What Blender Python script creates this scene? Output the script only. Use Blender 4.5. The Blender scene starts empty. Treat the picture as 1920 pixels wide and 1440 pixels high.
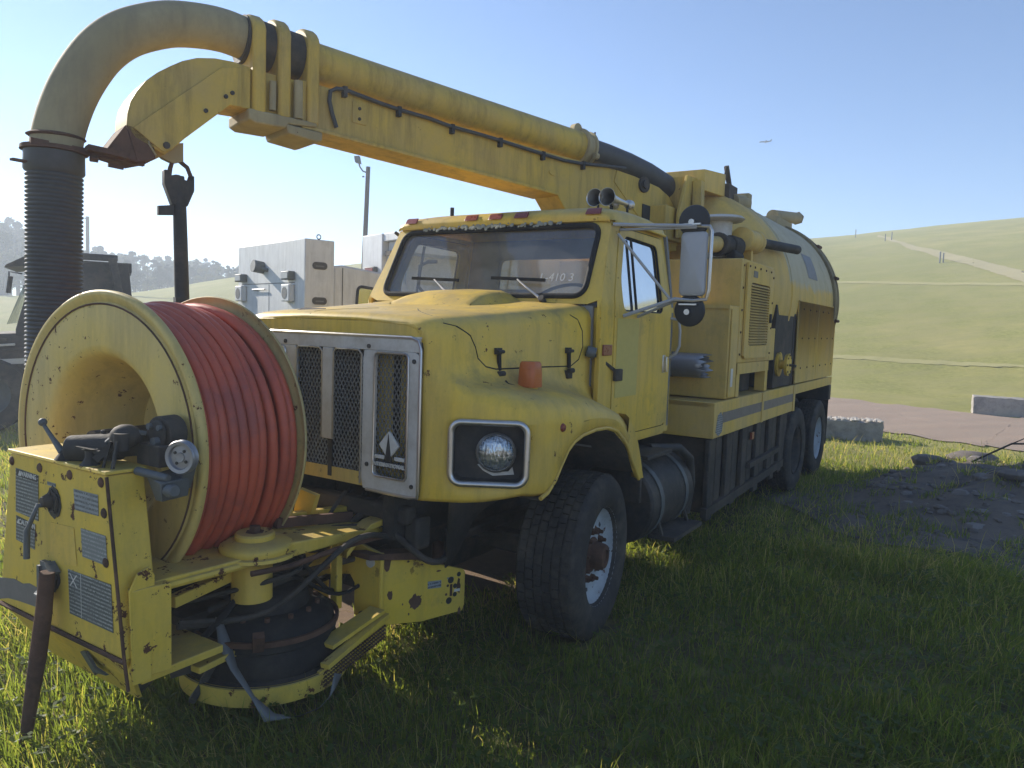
import bpy, bmesh, math, random
import numpy as np
from mathutils import Vector, Matrix, Euler
from mathutils.bvhtree import BVHTree
R = math.radians
rnd = random.Random(7)
S = bpy.context.scene
COL = S.collection

# ------------------------------------------------------------------ camera
CAM_H = 1.916
th, ro, FPX = R(4.7), R(2.0), 1400.0
r0 = Vector((1, 0, 0)); Fv = Vector((0, math.cos(th), -math.sin(th))); U0 = Vector((0, math.sin(th), math.cos(th)))
Rv = r0 * math.cos(ro) + U0 * math.sin(ro); Uv = U0 * math.cos(ro) - r0 * math.sin(ro)
cam = bpy.data.cameras.new('camera'); cam.sensor_width = 36; cam.lens = FPX / 1920 * 36
cam.clip_start = 0.05; cam.clip_end = 6000
co = bpy.data.objects.new('camera', cam); COL.objects.link(co)
M4 = Matrix((Rv, Uv, -Fv)).transposed().to_4x4(); M4.translation = (0, 0, CAM_H)
co.matrix_world = M4
S.camera = co

# ------------------------------------------------------------------ sky, sun, exposure
SUN_HEAD = R(-53)          # heading from +Y towards +X
SUN_EL = R(25)
wd = bpy.data.worlds.new('World'); S.world = wd; wd.use_nodes = True
nt = wd.node_tree; nt.nodes.clear()
sky = nt.nodes.new('ShaderNodeTexSky'); sky.sky_type = 'NISHITA'; sky.sun_disc = False
sky.sun_elevation = SUN_EL; sky.sun_rotation = SUN_HEAD
sky.air_density = 1.0; sky.dust_density = 0; sky.ozone_density = 4.0; sky.altitude = 2500
bg = nt.nodes.new('ShaderNodeBackground'); bg.inputs[1].default_value = 0.115
wo = nt.nodes.new('ShaderNodeOutputWorld')
nt.links.new(sky.outputs[0], bg.inputs[0]); nt.links.new(bg.outputs[0], wo.inputs[0])
sl = bpy.data.lights.new('sun', 'SUN'); sl.energy = 5.0; sl.angle = R(0.53); sl.color = (1.0, .92, .80)
so = bpy.data.objects.new('sun', sl); COL.objects.link(so)
sd = Vector((math.sin(SUN_HEAD) * math.cos(SUN_EL), math.cos(SUN_HEAD) * math.cos(SUN_EL), math.sin(SUN_EL)))
so.rotation_euler = sd.to_track_quat('Z', 'Y').to_euler()
S.view_settings.view_transform = 'Standard'; S.view_settings.look = 'None'
S.view_settings.gamma = 1; S.view_settings.use_curve_mapping = False
S.view_settings.exposure = 0.86
S.render.engine = 'CYCLES'
S.cycles.max_bounces = 6; S.cycles.transparent_max_bounces = 12
S.cycles.volume_bounces = 1; S.cycles.caustics_reflective = False; S.cycles.caustics_refractive = False
HAZE = 0.0040

# ------------------------------------------------------------------ material helpers
MATS = {}
class NG:
    def __init__(s, name):
        s.m = bpy.data.materials.new(name); s.m.use_nodes = True
        s.t = s.m.node_tree; s.t.nodes.clear()
        s.out = s.t.nodes.new('ShaderNodeOutputMaterial')
        s.co = s.t.nodes.new('ShaderNodeTexCoord')
    def n(s, ty, **k):
        x = s.t.nodes.new(ty)
        for a, b in k.items(): setattr(x, a, b)
        return x
    def l(s, a, b): s.t.links.new(a, b)
    def map(s, scale=(1, 1, 1), src='Object', rot=(0, 0, 0)):
        m = s.n('ShaderNodeMapping'); m.inputs['Scale'].default_value = scale; m.inputs['Rotation'].default_value = rot
        s.l(s.co.outputs[src], m.inputs[0]); return m.outputs[0]
    def noise(s, scale, detail=4, rough=.6, vec=None, dist=0):
        x = s.n('ShaderNodeTexNoise'); x.inputs['Scale'].default_value = scale; x.inputs['Detail'].default_value = detail
        x.inputs['Roughness'].default_value = rough; x.inputs['Distortion'].default_value = dist
        s.l(vec if vec else s.co.outputs['Object'], x.inputs['Vector']); return x.outputs[0]
    def ramp(s, f, p0, p1, c0=0, c1=1):
        x = s.n('ShaderNodeMapRange'); x.clamp = True
        for i, v in zip((1, 2, 3, 4), (p0, p1, c0, c1)): x.inputs[i].default_value = v
        s.l(f, x.inputs[0]); return x.outputs[0]
    def mix(s, f, a, b, mode='MIX'):
        x = s.n('ShaderNodeMix'); x.data_type = 'RGBA'; x.blend_type = mode
        if hasattr(f, 'links'): s.l(f, x.inputs[0])
        else: x.inputs[0].default_value = f
        for v, i in ((a, 6), (b, 7)):
            if hasattr(v, 'links'): s.l(v, x.inputs[i])
            else: x.inputs[i].default_value = (*v, 1)
        return x.outputs[2]
    def math(s, op, a, b):
        x = s.n('ShaderNodeMath', operation=op)
        for v, i in ((a, 0), (b, 1)):
            if hasattr(v, 'links'): s.l(v, x.inputs[i])
            else: x.inputs[i].default_value = v
        return x.outputs[0]
    def sep(s, src='Object'):
        x = s.n('ShaderNodeSeparateXYZ'); s.l(s.co.outputs[src], x.inputs[0]); return x.outputs
    def bsdf(s, col, rough=.6, metal=0, bump=None, bs=.3, bd=.01, spec=.4, **kw):
        p = s.n('ShaderNodeBsdfPrincipled')
        for v, k in ((col, 'Base Color'), (rough, 'Roughness'), (metal, 'Metallic')):
            if hasattr(v, 'links'): s.l(v, p.inputs[k])
            elif k == 'Base Color': p.inputs[k].default_value = (*v, 1)
            else: p.inputs[k].default_value = v
        p.inputs['Specular IOR Level'].default_value = spec
        for k, v in kw.items(): p.inputs[k.replace('_', ' ')].default_value = v
        if bump is not None:
            b = s.n('ShaderNodeBump'); b.inputs['Strength'].default_value = bs; b.inputs['Distance'].default_value = bd
            s.l(bump, b.inputs['Height']); s.l(b.outputs[0], p.inputs['Normal'])
        s.l(p.outputs[0], s.out.inputs[0]); return p

def paint(name, base, fade=None, grime=.5, rust=.5, rough=.55, alg=0.3, rustscale=14, white=None):
    g = NG(name); fade = fade or tuple(min(1, c * .8 + .06) for c in base)
    big = g.noise(1.3, 5, .65); c = g.mix(g.ramp(big, .35, .68), base, fade)
    if white:
        xyz = g.sep(); e = g.noise(3, 4)
        zz = g.math('ADD', xyz[2], g.math('MULTIPLY', e, .25)); xx = g.math('ADD', xyz[0], g.math('MULTIPLY', e, .1))
        w = g.math('MULTIPLY', g.ramp(zz, white[1], white[1] + .06), g.ramp(xx, white[0], white[0] + .02))
        c = g.mix(w, c, (.56, .49, .31))
    # vertical streaks of grime
    st = g.noise(6, 5, .7, g.map((1.6, 1.6, .22)))
    c = g.mix(g.math('MULTIPLY', g.ramp(st, .46, .75), grime), c, tuple(v * .42 + .03 for v in base))
    # mildew and dust on upward faces
    geo = g.n('ShaderNodeNewGeometry'); sx = g.n('ShaderNodeSeparateXYZ'); g.l(geo.outputs['Normal'], sx.inputs[0])
    up = g.math('MULTIPLY', g.ramp(sx.outputs[2], .35, .95), g.ramp(g.noise(4, 6, .7), .3, .62))
    c = g.mix(g.math('MULTIPLY', up, .55), c, (.27, .22, .14))
    al = g.math('MULTIPLY', g.ramp(g.noise(2.2, 6, .75), .55, .75), alg)
    c = g.mix(al, c, (.13, .14, .07))
    fine = g.noise(60, 3, .6); c = g.mix(.18, c, g.mix(fine, (.25, .25, .2), (1, 1, 1)), 'MULTIPLY')
    # chips of rust
    rn = g.noise(rustscale, 6, .72); m = g.noise(1.1, 2)
    rr = g.math('MULTIPLY', g.ramp(rn, .72 - .10 * rust, .735 - .10 * rust), g.ramp(m, .42, .52))
    rc = g.mix(g.noise(45), (.05, .022, .012), (.16, .06, .025))
    c = g.mix(rr, c, rc)
    rg = g.mix(rr, (rough,) * 3, (.9,) * 3); rgh = g.math('ADD', rg, g.math('MULTIPLY', fine, .12))
    h = g.math('ADD', g.math('MULTIPLY', rr, -.6), g.math('MULTIPLY', g.noise(25, 5), .25))
    g.bsdf(c, rgh, 0, h, .25, .006, .45)
    MATS[name] = g.m; return g.m

def plain(name, col, rough=.6, metal=0, var=.35, scale=9, bs=.2, spec=.4, dirt=None):
    g = NG(name)
    c = g.mix(g.noise(scale, 6, .7), tuple(v * (1 - var) for v in col), tuple(min(1, v * (1 + var)) for v in col))
    if dirt: c = g.mix(g.ramp(g.noise(3.5, 6, .72), .45, .66), c, dirt)
    g.bsdf(c, g.ramp(g.noise(scale * 2.3), 0, 1, max(0, rough - .12), min(1, rough + .12)), metal, g.noise(scale * 7, 5), bs, .004, spec)
    MATS[name] = g.m; return g.m

Y_CAB = paint('faded_yellow_paint', (.84, .55, .045), (.70, .49, .12), .55, .8, .42, .55)
Y_TANK = paint('tank_paint', (.80, .53, .09), (.68, .48, .18), .4, .35, .6, .3, 14, (4.55, 2.55))
Y_BOOM = paint('boom_paint', (.70, .47, .055), (.52, .37, .12), .9, .45, .55, .35)
Y_REEL = paint('reel_paint', (.74, .54, .12), (.62, .48, .19), .6, 1.0, .5, .08, 20)
Y_CHIP = paint('chipped_yellow_paint', (.82, .55, .045), (.68, .49, .10), .45, 1.25, .5, .3, 9)
Y_ELB = paint('dusty_elbow_paint', (.46, .38, .21), (.34, .28, .15), .7, .4, .75, .2)
W_PAINT = paint('dirty_white_paint', (.74, .76, .76), (.60, .62, .63), .5, .25, .5, .25)
BLACKM = plain('black_steel', (.030, .030, .029), .65, 0, .5, 12, .3, .4, (.08, .068, .054))  # steel and dirt tones raised to carry the lens veil
DARKM = plain('grimy_dark_metal', (.05, .046, .040), .75, 0, .5, 9, .5, .3, (.10, .08, .06))
RUBBER = plain('rubber', (.016, .016, .016), .8, 0, .35, 15, .3, .3, (.045, .04, .032))
TYRE = plain('tyre_rubber', (.040, .038, .036), .85, 0, .35, 20, .35, .25, (.10, .088, .068))  # veiling glare is mixed into the rubber and dust colours
HOSEB = plain('black_hose_rubber', (.055, .055, .054), .55, 0, .4, 12, .2, .5)
HOSER = plain('red_hose_rubber', (.54, .10, .045), .5, 0, .16, 7, .15, .5, (.34, .075, .05))
CHROME = plain('dull_chrome', (.55, .53, .5), .32, .9, .15, 20, .05)
ALU = plain('weathered_aluminium', (.62, .58, .51), .6, .0, .15, 8, .1, .4, (.46, .41, .33))
MESHM = plain('galvanised_mesh', (.42, .41, .38), .6, .1, .15, 9, .1)
GREYM = plain('grey_cast_metal', (.13, .14, .14), .6, .3, .3, 14, .3)
RUSTM = plain('rusty_steel', (.13, .07, .045), .85, 0, .5, 16, .6, .25, (.06, .035, .025))
WHEELW = paint('wheel_white_paint', (.52, .58, .63), (.40, .42, .42), .7, 1.2, .55, .25, 10)
AMBER = plain('amber_plastic', (.50, .13, .03), .35, 0, .15, 9, .05, .5)
REDL = plain('red_lens', (.22, .05, .035), .3, 0, .2, 9, .05, .5)
INTER = plain('cab_interior', (.22, .22, .21), .8, 0, .3, 5, .1)
DASH = plain('dark_trim', (.03, .032, .035), .7)
CONC = plain('concrete', (.36, .33, .29), .9, 0, .25, 10, .6, .3, (.2, .19, .17))
ROCK = plain('broken_rock', (.17, .145, .125), .95, 0, .4, 6, .7, .3)
STRIPE = plain('grey_tape', (.16, .15, .14), .5)
BARK = plain('bark', (.07, .055, .04), .95)
SILV = plain('mirror_back', (.42, .42, .42), .5, .1, .12, 10, .05)
PLAST = plain('torn_plastic', (.45, .46, .45), .35, 0, .2, 9)
WOODP = plain('weathered_pole_wood', (.10, .08, .065), .9)
GALV = plain('galvanised_duct', (.30, .30, .31), .45, .6, .25, 7, .1)
EMW = plain('emblem_white', (.62, .60, .54), .5)
DECB = plain('decal_black', (.03, .03, .03), .5)

def decal(name, bgc, ink, rows=60., fill=.45):
    g = NG(name); x = g.sep()
    line = g.n('ShaderNodeMath', operation='FRACT'); g.l(g.math('MULTIPLY', x[2], rows), line.inputs[0])
    row = g.math('LESS_THAN', line.outputs[0], fill)
    wv = g.noise(150, 2, .5, g.map((1, 1, rows / 90)))
    m = g.math('MULTIPLY', row, g.ramp(wv, .42, .46))
    wear = g.ramp(g.noise(9, 5, .7), .42, .62)
    c = g.mix(m, bgc, ink); c = g.mix(g.math('MULTIPLY', wear, .55), c, tuple((a + b) * .35 for a, b in zip(bgc, ink)))
    g.bsdf(c, .55); MATS[name] = g.m; return g.m
DEC_D = decal('worn_dark_decal', (.085, .095, .085), (.33, .34, .32), 62)
DEC_L = decal('worn_light_decal', (.30, .32, .32), (.10, .11, .11), 52, .5)
DEC_G = decal('worn_grey_decal', (.19, .21, .20), (.36, .37, .35), 58)

def glass(name, tint=(.75, .8, .8), dust=.25, dustc=(.32, .34, .34), gl=.18):
    g = NG(name)
    tr = g.n('ShaderNodeBsdfTransparent'); tr.inputs[0].default_value = (*tint, 1)
    gs = g.n('ShaderNodeBsdfGlossy'); gs.inputs['Roughness'].default_value = .06; gs.inputs[0].default_value = (.9, .9, .9, 1)
    df = g.n('ShaderNodeBsdfDiffuse'); df.inputs[0].default_value = (*dustc, 1)
    fr = g.n('ShaderNodeFresnel'); fr.inputs[0].default_value = 1.5
    a = g.n('ShaderNodeMixShader'); g.l(g.math('MAXIMUM', fr.outputs[0], gl), a.inputs[0]); g.l(tr.outputs[0], a.inputs[1]); g.l(gs.outputs[0], a.inputs[2])
    b = g.n('ShaderNodeMixShader'); g.l(g.ramp(g.noise(4, 6, .7), .3, .75, dust * .5, dust * 1.4), b.inputs[0]); g.l(a.outputs[0], b.inputs[1]); g.l(df.outputs[0], b.inputs[2])
    g.l(b.outputs[0], g.out.inputs[0]); MATS[name] = g.m; return g.m
GLASS = glass('dusty_windscreen_glass', (.88, .9, .9), .20, (.40, .42, .42), .10)
GLASS2 = glass('side_window_glass', (.8, .85, .88), .12)
GLASSG = glass('green_window_glass', (.55, .8, .72), .1)
g = NG('headlight_glass'); g.bsdf(g.mix(g.ramp(g.noise(14, 3, .6, g.map((1, 1, 5))), .35, .65), (.16, .19, .21), (.55, .58, .60)), .07, .7, g.noise(18, 2, .5, g.map((5, 5, 1))), 1.0, .01, .8); LENS = g.m

# ------------------------------------------------------------------ mesh helpers
class MB:
    def __init__(s): s.v = []; s.f = []
    def add(s, vs, fs):
        o = len(s.v); s.v += [tuple(v) for v in vs]; s.f += [tuple(i + o for i in f) for f in fs]; return s
    def box(s, x0, x1, y0, y1, z0, z1):
        return s.hexa([(x0, y0, z0), (x1, y0, z0), (x1, y1, z0), (x0, y1, z0), (x0, y0, z1), (x1, y0, z1), (x1, y1, z1), (x0, y1, z1)])
    def hexa(s, p):
        return s.add(p, [(0, 3, 2, 1), (4, 5, 6, 7), (0, 1, 5, 4), (1, 2, 6, 5), (2, 3, 7, 6), (3, 0, 4, 7)])
    def bar(s, a, b, w, h, up=(0, 0, 1)):
        a = Vector(a); b = Vector(b); d = (b - a).normalized(); up = Vector(up)
        if abs(d.dot(up)) > .98: up = Vector((1, 0, 0))
        x = d.cross(up).normalized() * w / 2; y = x.cross(d).normalized() * h / 2
        return s.hexa([a - x - y, a + x - y, a + x + y, a - x + y, b - x - y, b + x - y, b + x + y, b - x + y])
    def prism(s, pts, off):            # pts: 3D polygon, off: extrusion vector
        n = len(pts); off = Vector(off); a = [Vector(p) for p in pts]; b = [p + off for p in a]
        return s.add(a + b, [tuple(range(n))[::-1], tuple(range(n, 2 * n))] + [(i, (i + 1) % n, n + (i + 1) % n, n + i) for i in range(n)])
    def tube(s, path, r, seg=12, cap=True, closed=False):
        P = [Vector(p) for p in path]; n = len(P); rr = r if isinstance(r, (list, tuple)) else [r] * n
        T = []
        for i in range(n):
            if closed: t = P[(i + 1) % n] - P[i - 1]
            else: t = P[min(i + 1, n - 1)] - P[max(i - 1, 0)]
            T.append(t.normalized())
        u = T[0].orthogonal().normalized(); vs = []
        for i in range(n):
            u = (u - T[i] * u.dot(T[i])).normalized(); w = T[i].cross(u)
            for k in range(seg):
                a = 2 * math.pi * k / seg; vs.append(P[i] + (u * math.cos(a) + w * math.sin(a)) * rr[i])
        fs = []
        m = n if closed else n - 1
        for i in range(m):
            j = (i + 1) % n
            for k in range(seg):
                l = (k + 1) % seg; fs.append((i * seg + k, i * seg + l, j * seg + l, j * seg + k))
        if cap and not closed: fs += [tuple(range(seg))[::-1], tuple(range((n - 1) * seg, n * seg))]
        return s.add(vs, fs)
    def cyl(s, a, b, r, r2=None, seg=20): return s.tube([a, b], [r, r if r2 is None else r2], seg)
    def lathe(s, prof, o, ax, seg=40, arc=None, cap=False):   # prof: (r, h)
        o = Vector(o); ax = Vector(ax).normalized(); u = ax.orthogonal().normalized(); w = ax.cross(u)
        full = arc is None; a0, a1 = arc or (0, 2 * math.pi); n = seg if full else seg + 1; vs = []
        for r, h in prof:
            for k in range(n):
                a = a0 + (a1 - a0) * k / seg; vs.append(o + ax * h + (u * math.cos(a) + w * math.sin(a)) * r)
        fs = []
        for i in range(len(prof) - 1):
            for k in range(seg):
                l = (k + 1) % n if full else k + 1
                fs.append((i * n + k, i * n + l, (i + 1) * n + l, (i + 1) * n + k))
        return s.add(vs, fs)
    def grid(s, rows, closed=False):
        m = len(rows[0]); vs = [p for r in rows for p in r]; fs = []
        for i in range(len(rows) - 1):
            for k in range(m if closed else m - 1):
                l = (k + 1) % m; fs.append((i * m + k, i * m + l, (i + 1) * m + l, (i + 1) * m + k))
        return s.add(vs, fs)
    def sphere(s, c, r, seg=14, sc=(1, 1, 1)):
        rows = []
        for i in range(seg // 2 + 1):
            a = math.pi * i / (seg // 2)
            rows.append([(c[0] + r * sc[0] * math.sin(a) * math.cos(b), c[1] + r * sc[1] * math.sin(a) * math.sin(b), c[2] + r * sc[2] * math.cos(a)) for b in [2 * math.pi * k / seg for k in range(seg)]])
        return s.grid(rows, True)

def make_mesh(name, mb, mat, sharp=38):
    me = bpy.data.meshes.new(name); me.from_pydata(mb.v, [], mb.f)
    bm = bmesh.new(); bm.from_mesh(me)
    bmesh.ops.remove_doubles(bm, verts=bm.verts, dist=1e-5)
    bmesh.ops.recalc_face_normals(bm, faces=bm.faces)
    for f in bm.faces: f.smooth = True
    c = R(sharp)
    for e in bm.edges:
        if len(e.link_faces) == 2 and e.calc_face_angle(0) > c: e.smooth = False
    bm.to_mesh(me); bm.free()
    me.materials.append(mat); return me

def obj(name, mb, mat, parent=None, bevel=0, sharp=38, seg=2, solid=0, label=None):
    me = make_mesh(name, mb, mat, sharp) if isinstance(mb, MB) else mb
    o = bpy.data.objects.new(name, me); COL.objects.link(o)
    if parent: o.parent = parent
    if solid:
        m = o.modifiers.new('solid', 'SOLIDIFY'); m.thickness = solid; m.offset = 0
    if bevel:
        m = o.modifiers.new('bevel', 'BEVEL'); m.width = bevel; m.segments = seg; m.limit_method = 'ANGLE'; m.angle_limit = R(35)
    if label: o['label'] = label
    return o
def share(o, parent=None, loc=None, rot=None, scale=None):
    c = o.copy(); COL.objects.link(c)
    if parent is not None: c.parent = parent
    if loc is not None: c.location = loc
    if rot is not None: c.rotation_euler = rot
    if scale is not None: c.scale = scale
    return c
def empty(name, label, cat, loc=(0, 0, 0), rz=0, group=None):
    o = bpy.data.objects.new(name, None); COL.objects.link(o); o.location = loc; o.rotation_euler = (0, 0, rz)
    o.empty_display_size = .2; o['label'] = label; o['category'] = cat
    if group: o['group'] = group
    return o
def tag(o, label, cat, group=None):
    o['label'] = label; o['category'] = cat
    if group: o['group'] = group
    return o
def struct(name, mb, mat, **k):
    o = obj(name, mb, mat, **k); o['kind'] = 'structure'; return o

def rrect(cx, cy, w, h, r, n=6):      # rounded rectangle points
    out = []
    for qx, qy, a0 in ((1, 1, 0), (-1, 1, 90), (-1, -1, 180), (1, -1, 270)):
        for k in range(n + 1):
            a = R(a0 + 90 * k / n); out.append((cx + qx * (w / 2 - r) + r * math.cos(a), cy + qy * (h / 2 - r) + r * math.sin(a)))
    return out
def rpoly(pts, r, n=5):               # round the corners of a polygon
    out = []; m = len(pts)
    for i in range(m):
        p = Vector(pts[i]); a = Vector(pts[i - 1]); b = Vector(pts[(i + 1) % m]); da = (a - p); db = (b - p)
        q = min(r, da.length * .45, db.length * .45); s_ = p + da.normalized() * q; e = p + db.normalized() * q
        for k in range(n + 1):
            t = k / n; out.append(tuple(s_ * (1 - t) ** 2 + p * 2 * t * (1 - t) + e * t * t))
    return out
def resample(pts, c, n):              # by angle round a centre
    out = []; P = [Vector(p) - Vector(c) for p in pts]; m = len(P)
    for k in range(n):
        a = 2 * math.pi * k / n; d = Vector((math.cos(a), math.sin(a))); best = None
        for i in range(m):
            p, q = P[i], P[(i + 1) % m]; e = q - p; den = d.x * (-e.y) + e.x * d.y
            if abs(den) < 1e-12: continue
            t = (p.x * (-e.y) + e.x * p.y) / den; u = (d.x * p.y - d.y * p.x) / den
            if t > 0 and -1e-6 <= u <= 1 + 1e-6 and (best is None or t > best): best = t
        out.append(tuple(Vector(c) + d * (best or 0)))
    return out
def ring_panel(outer, inner, f, thick, n=72, steps=3):  # f(u,v)->3D ; thick: vector
    c = tuple(sum(p[i] for p in inner) / len(inner) for i in (0, 1))
    A = resample(outer, c, n); B = resample(inner, c, n); rows = []
    for s_ in range(steps + 1):
        t = s_ / steps; rows.append([Vector(f(a[0] * (1 - t) + b[0] * t, a[1] * (1 - t) + b[1] * t)) for a, b in zip(A, B)])
    back = [[p + Vector(thick) for p in r] for r in rows][::-1]
    return MB().grid(rows + back + [rows[0]], True)

def text_mb(txt, size, bold=0, depth=0.0015):
    cu = bpy.data.curves.new('t', 'FONT'); cu.body = txt; cu.size = size; cu.align_x = 'CENTER'; cu.align_y = 'CENTER'
    cu.offset = bold; cu.extrude = depth; cu.resolution_u = 2
    o = bpy.data.objects.new('t', cu); COL.objects.link(o)
    dg = bpy.context.evaluated_depsgraph_get(); me = bpy.data.meshes.new_from_object(o.evaluated_get(dg))
    mb = MB(); mb.add([v.co[:] for v in me.vertices], [tuple(p.vertices) for p in me.polygons])
    bpy.data.objects.remove(o); bpy.data.curves.remove(cu); bpy.data.meshes.remove(me); return mb
def place(mb, o, ex, ey, ez):
    o, ex, ey, ez = map(Vector, (o, ex, ey, ez)); mb.v = [tuple(o + ex * v[0] + ey * v[1] + ez * v[2]) for v in mb.v]; return mb

# ------------------------------------------------------------------ world frame helpers
TH = R(90 - 32.66439564)
AX = Vector((math.cos(TH), math.sin(TH), 0)); AY = Vector((-AX.y, AX.x, 0))
ORG = Vector((4.04547 * AX.x + 3.09682 * AY.x, 4.04547 * AX.y + 3.09682 * AY.y, 0))
def TW(x, y, z=0): return ORG + AX * x + AY * y + Vector((0, 0, z))      # truck frame -> world
def to_truck(px, py):
    dx = px - ORG.x; dy = py - ORG.y
    return dx * AX.x + dy * AX.y, dx * AY.x + dy * AY.y

# ================================================================== TERRAIN
def sstep(a, b, x):
    t = np.clip((x - a) / (b - a), 0, 1); return t * t * (3 - 2 * t)
def lump(x, y):
    return (np.sin(x * 1.7 + 1.3 * np.sin(y * .9)) * np.sin(y * 1.9 + .7) * .5 + np.sin(x * 4.1 + y * 2.3) * .2 + np.sin(x * 2.3 - y * 5.2) * .2)
CREST = np.array([[-90, .2, 60, 120], [-45, .5, 55, 84], [-33, .6, 52, 82], [-27, 1.15, 48, 82], [-20.5, 2.55, 42, 84], [-10, 4.2, 34, 92], [5, 5.6, 27, 104], [15, 6.2, 24, 112],
                  [22.7, 6.68, 22.6, 118], [25, 6.9, 22.4, 118], [27.5, 7.15, 22.2, 119], [31, 7.42, 22, 120], [34.5, 7.62, 21.6, 121], [45, 8.1, 21, 124], [90, 9, 20, 130]])
def terrain(x, y):
    x = np.asarray(x, float); y = np.asarray(y, float); r = np.hypot(x, y); a = np.degrees(np.arctan2(x, y))
    e = np.interp(a, CREST[:, 0], CREST[:, 1]); rb = np.interp(a, CREST[:, 0], CREST[:, 2]); rc = np.interp(a, CREST[:, 0], CREST[:, 3])
    front = sstep(-115, -80, -np.abs(a) - 0) * 0 + np.where(np.abs(a) > 95, 0, 1)
    top = (rc * np.tan(np.radians(e)) + CAM_H) * front
    t = np.clip((r - rb) / (rc - rb), 0, 1.6)
    prof = np.where(t < 1, 1.22 * t - .22 * t ** 3 - .0 * t, 1 - .55 * (t - 1) ** 2 - .12 * (t - 1))
    prof = np.where(t < .08, t * t / .16 * 1.22 + 0 * t, prof - (1.22 * .08 - .08 * .08 / .16 * 1.22) * (t < 1) * (1 - t))
    z = top * np.clip(prof, 0, 1)
    z = z + .03 * lump(x * 1.2, y * 1.2) * (1 - .4 * sstep(20, 30, r)) * sstep(2, 3, r) + .12 * lump(x * .16, y * .16) * sstep(40, 60, r)
    # mound of rubble on the right
    d = np.hypot((x - 6.6) / 2.7, (y - 8.5) / 2.3); z = z + .42 * np.clip(1 - d * d, 0, 1) ** 1.2 * (1 + .35 * lump(x * 2, y * 2))
    return z
rs = np.concatenate([np.linspace(.6, 16, 90), np.linspace(16.4, 40, 60), np.linspace(41, 150, 90), np.linspace(156, 320, 22)])
angs = np.radians(np.concatenate([np.linspace(-180, -50, 60, endpoint=False), np.linspace(-50, 50, 260, endpoint=False), np.linspace(50, 180, 61)]))
RR, AA = np.meshgrid(rs, angs, indexing='ij'); TX = RR * np.sin(AA); TY = RR * np.cos(AA); TZ = terrain(TX, TY)
mb = MB(); rows = [[(TX[i, k], TY[i, k], TZ[i, k]) for k in range(len(angs))] for i in range(len(rs))]
mb.grid([[(0, 0, 0)] * len(angs)] + rows)

g = NG('meadow_ground')
x = g.sep('Object'); n1 = g.noise(.35, 6, .65); n2 = g.noise(6, 6, .7); n3 = g.noise(.06, 4, .6)
grass = g.mix(g.ramp(n2, .35, .65), (.235, .245, .055), (.37, .35, .105))
grass = g.mix(g.ramp(n1, .4, .65), grass, (.42, .37, .13))
grass = g.mix(g.ramp(n3, .42, .62, 0, .6), grass, (.26, .265, .08))
mow = g.noise(1.2, 4, .6, g.map((.25, 1.6, 1), rot=(0, 0, R(-22))))
grass = g.mix(g.ramp(mow, .4, .62, 0, .45), grass, (.32, .29, .12))
soil = g.mix(g.noise(20, 6, .7), (.06, .05, .03), (.14, .11, .075))
dist = g.n('ShaderNodeVectorMath', operation='LENGTH'); g.l(g.co.outputs['Object'], dist.inputs[0])
nearm = g.ramp(dist.outputs['Value'], 9, 15, .8, 0)
c = g.mix(g.math('MULTIPLY', nearm, g.ramp(n2, .3, .55)), grass, soil)
g.bsdf(c, .95, 0, g.math('ADD', n2, g.noise(40, 4)), .8, .05, .2); GROUND = g.m
ground = struct('ground', mb, GROUND, sharp=180)

# gravel road on the right, running behind the truck and under it as bare earth
g = NG('gravel_road'); n = g.noise(45, 6, .75)
c = g.mix(n, (.24, .165, .12), (.56, .43, .33)); c = g.mix(g.ramp(g.noise(2.5, 5, .6, g.map((.5, 2.2, 1), rot=(0, 0, R(20)))), .4, .65, 0, .6), c, (.36, .30, .24))
g.bsdf(c, .95, 0, n, 1, .03, .2); ROAD = g.m
def strip(name, left, right, mat, lift=.012, nx=90, ny=16, jag=.25):
    mb = MB(); rows = []
    L = np.array(left, float); Q = np.array(right, float)
    tl = np.linspace(0, 1, len(L)); tq = np.linspace(0, 1, len(Q))
    for i in range(nx + 1):
        t = i / nx; a = np.array([np.interp(t, tl, L[:, 0]), np.interp(t, tl, L[:, 1])]); b = np.array([np.interp(t, tq, Q[:, 0]), np.interp(t, tq, Q[:, 1])])
        a = a + np.array([0, jag * (math.sin(t * 61) * .4 + math.sin(t * 143 + 1) * .3)]); b = b + np.array([0, jag * (math.sin(t * 57 + 2) * .4 + math.sin(t * 131) * .3)])
        rows.append([(*(a + (b - a) * k / ny), 0) for k in range(ny + 1)])
    rows = [[(p[0], p[1], float(terrain(p[0], p[1])) + lift) for p in r] for r in rows]
    return struct(name, mb.grid(rows), mat, sharp=180)
ROADN = [(-6, 23.2), (3, 18.2), (6.7, 15.6), (8.3, 13.4), (9.6, 11.6), (12, 9), (16, 5.5)]
ROADF = [(-2, 30), (6, 25), (9.8, 21.6), (12.2, 18.6), (14.6, 16.4), (18, 13.5), (23, 9)]
strip('gravel_road', ROADN, ROADF, ROAD, lift=.02, nx=220, ny=24, jag=.5)
BOUNCE = plain('pale_bounce_gravel', (.50, .42, .33), .95, 0, .15, 3, .8, .2)
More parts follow.
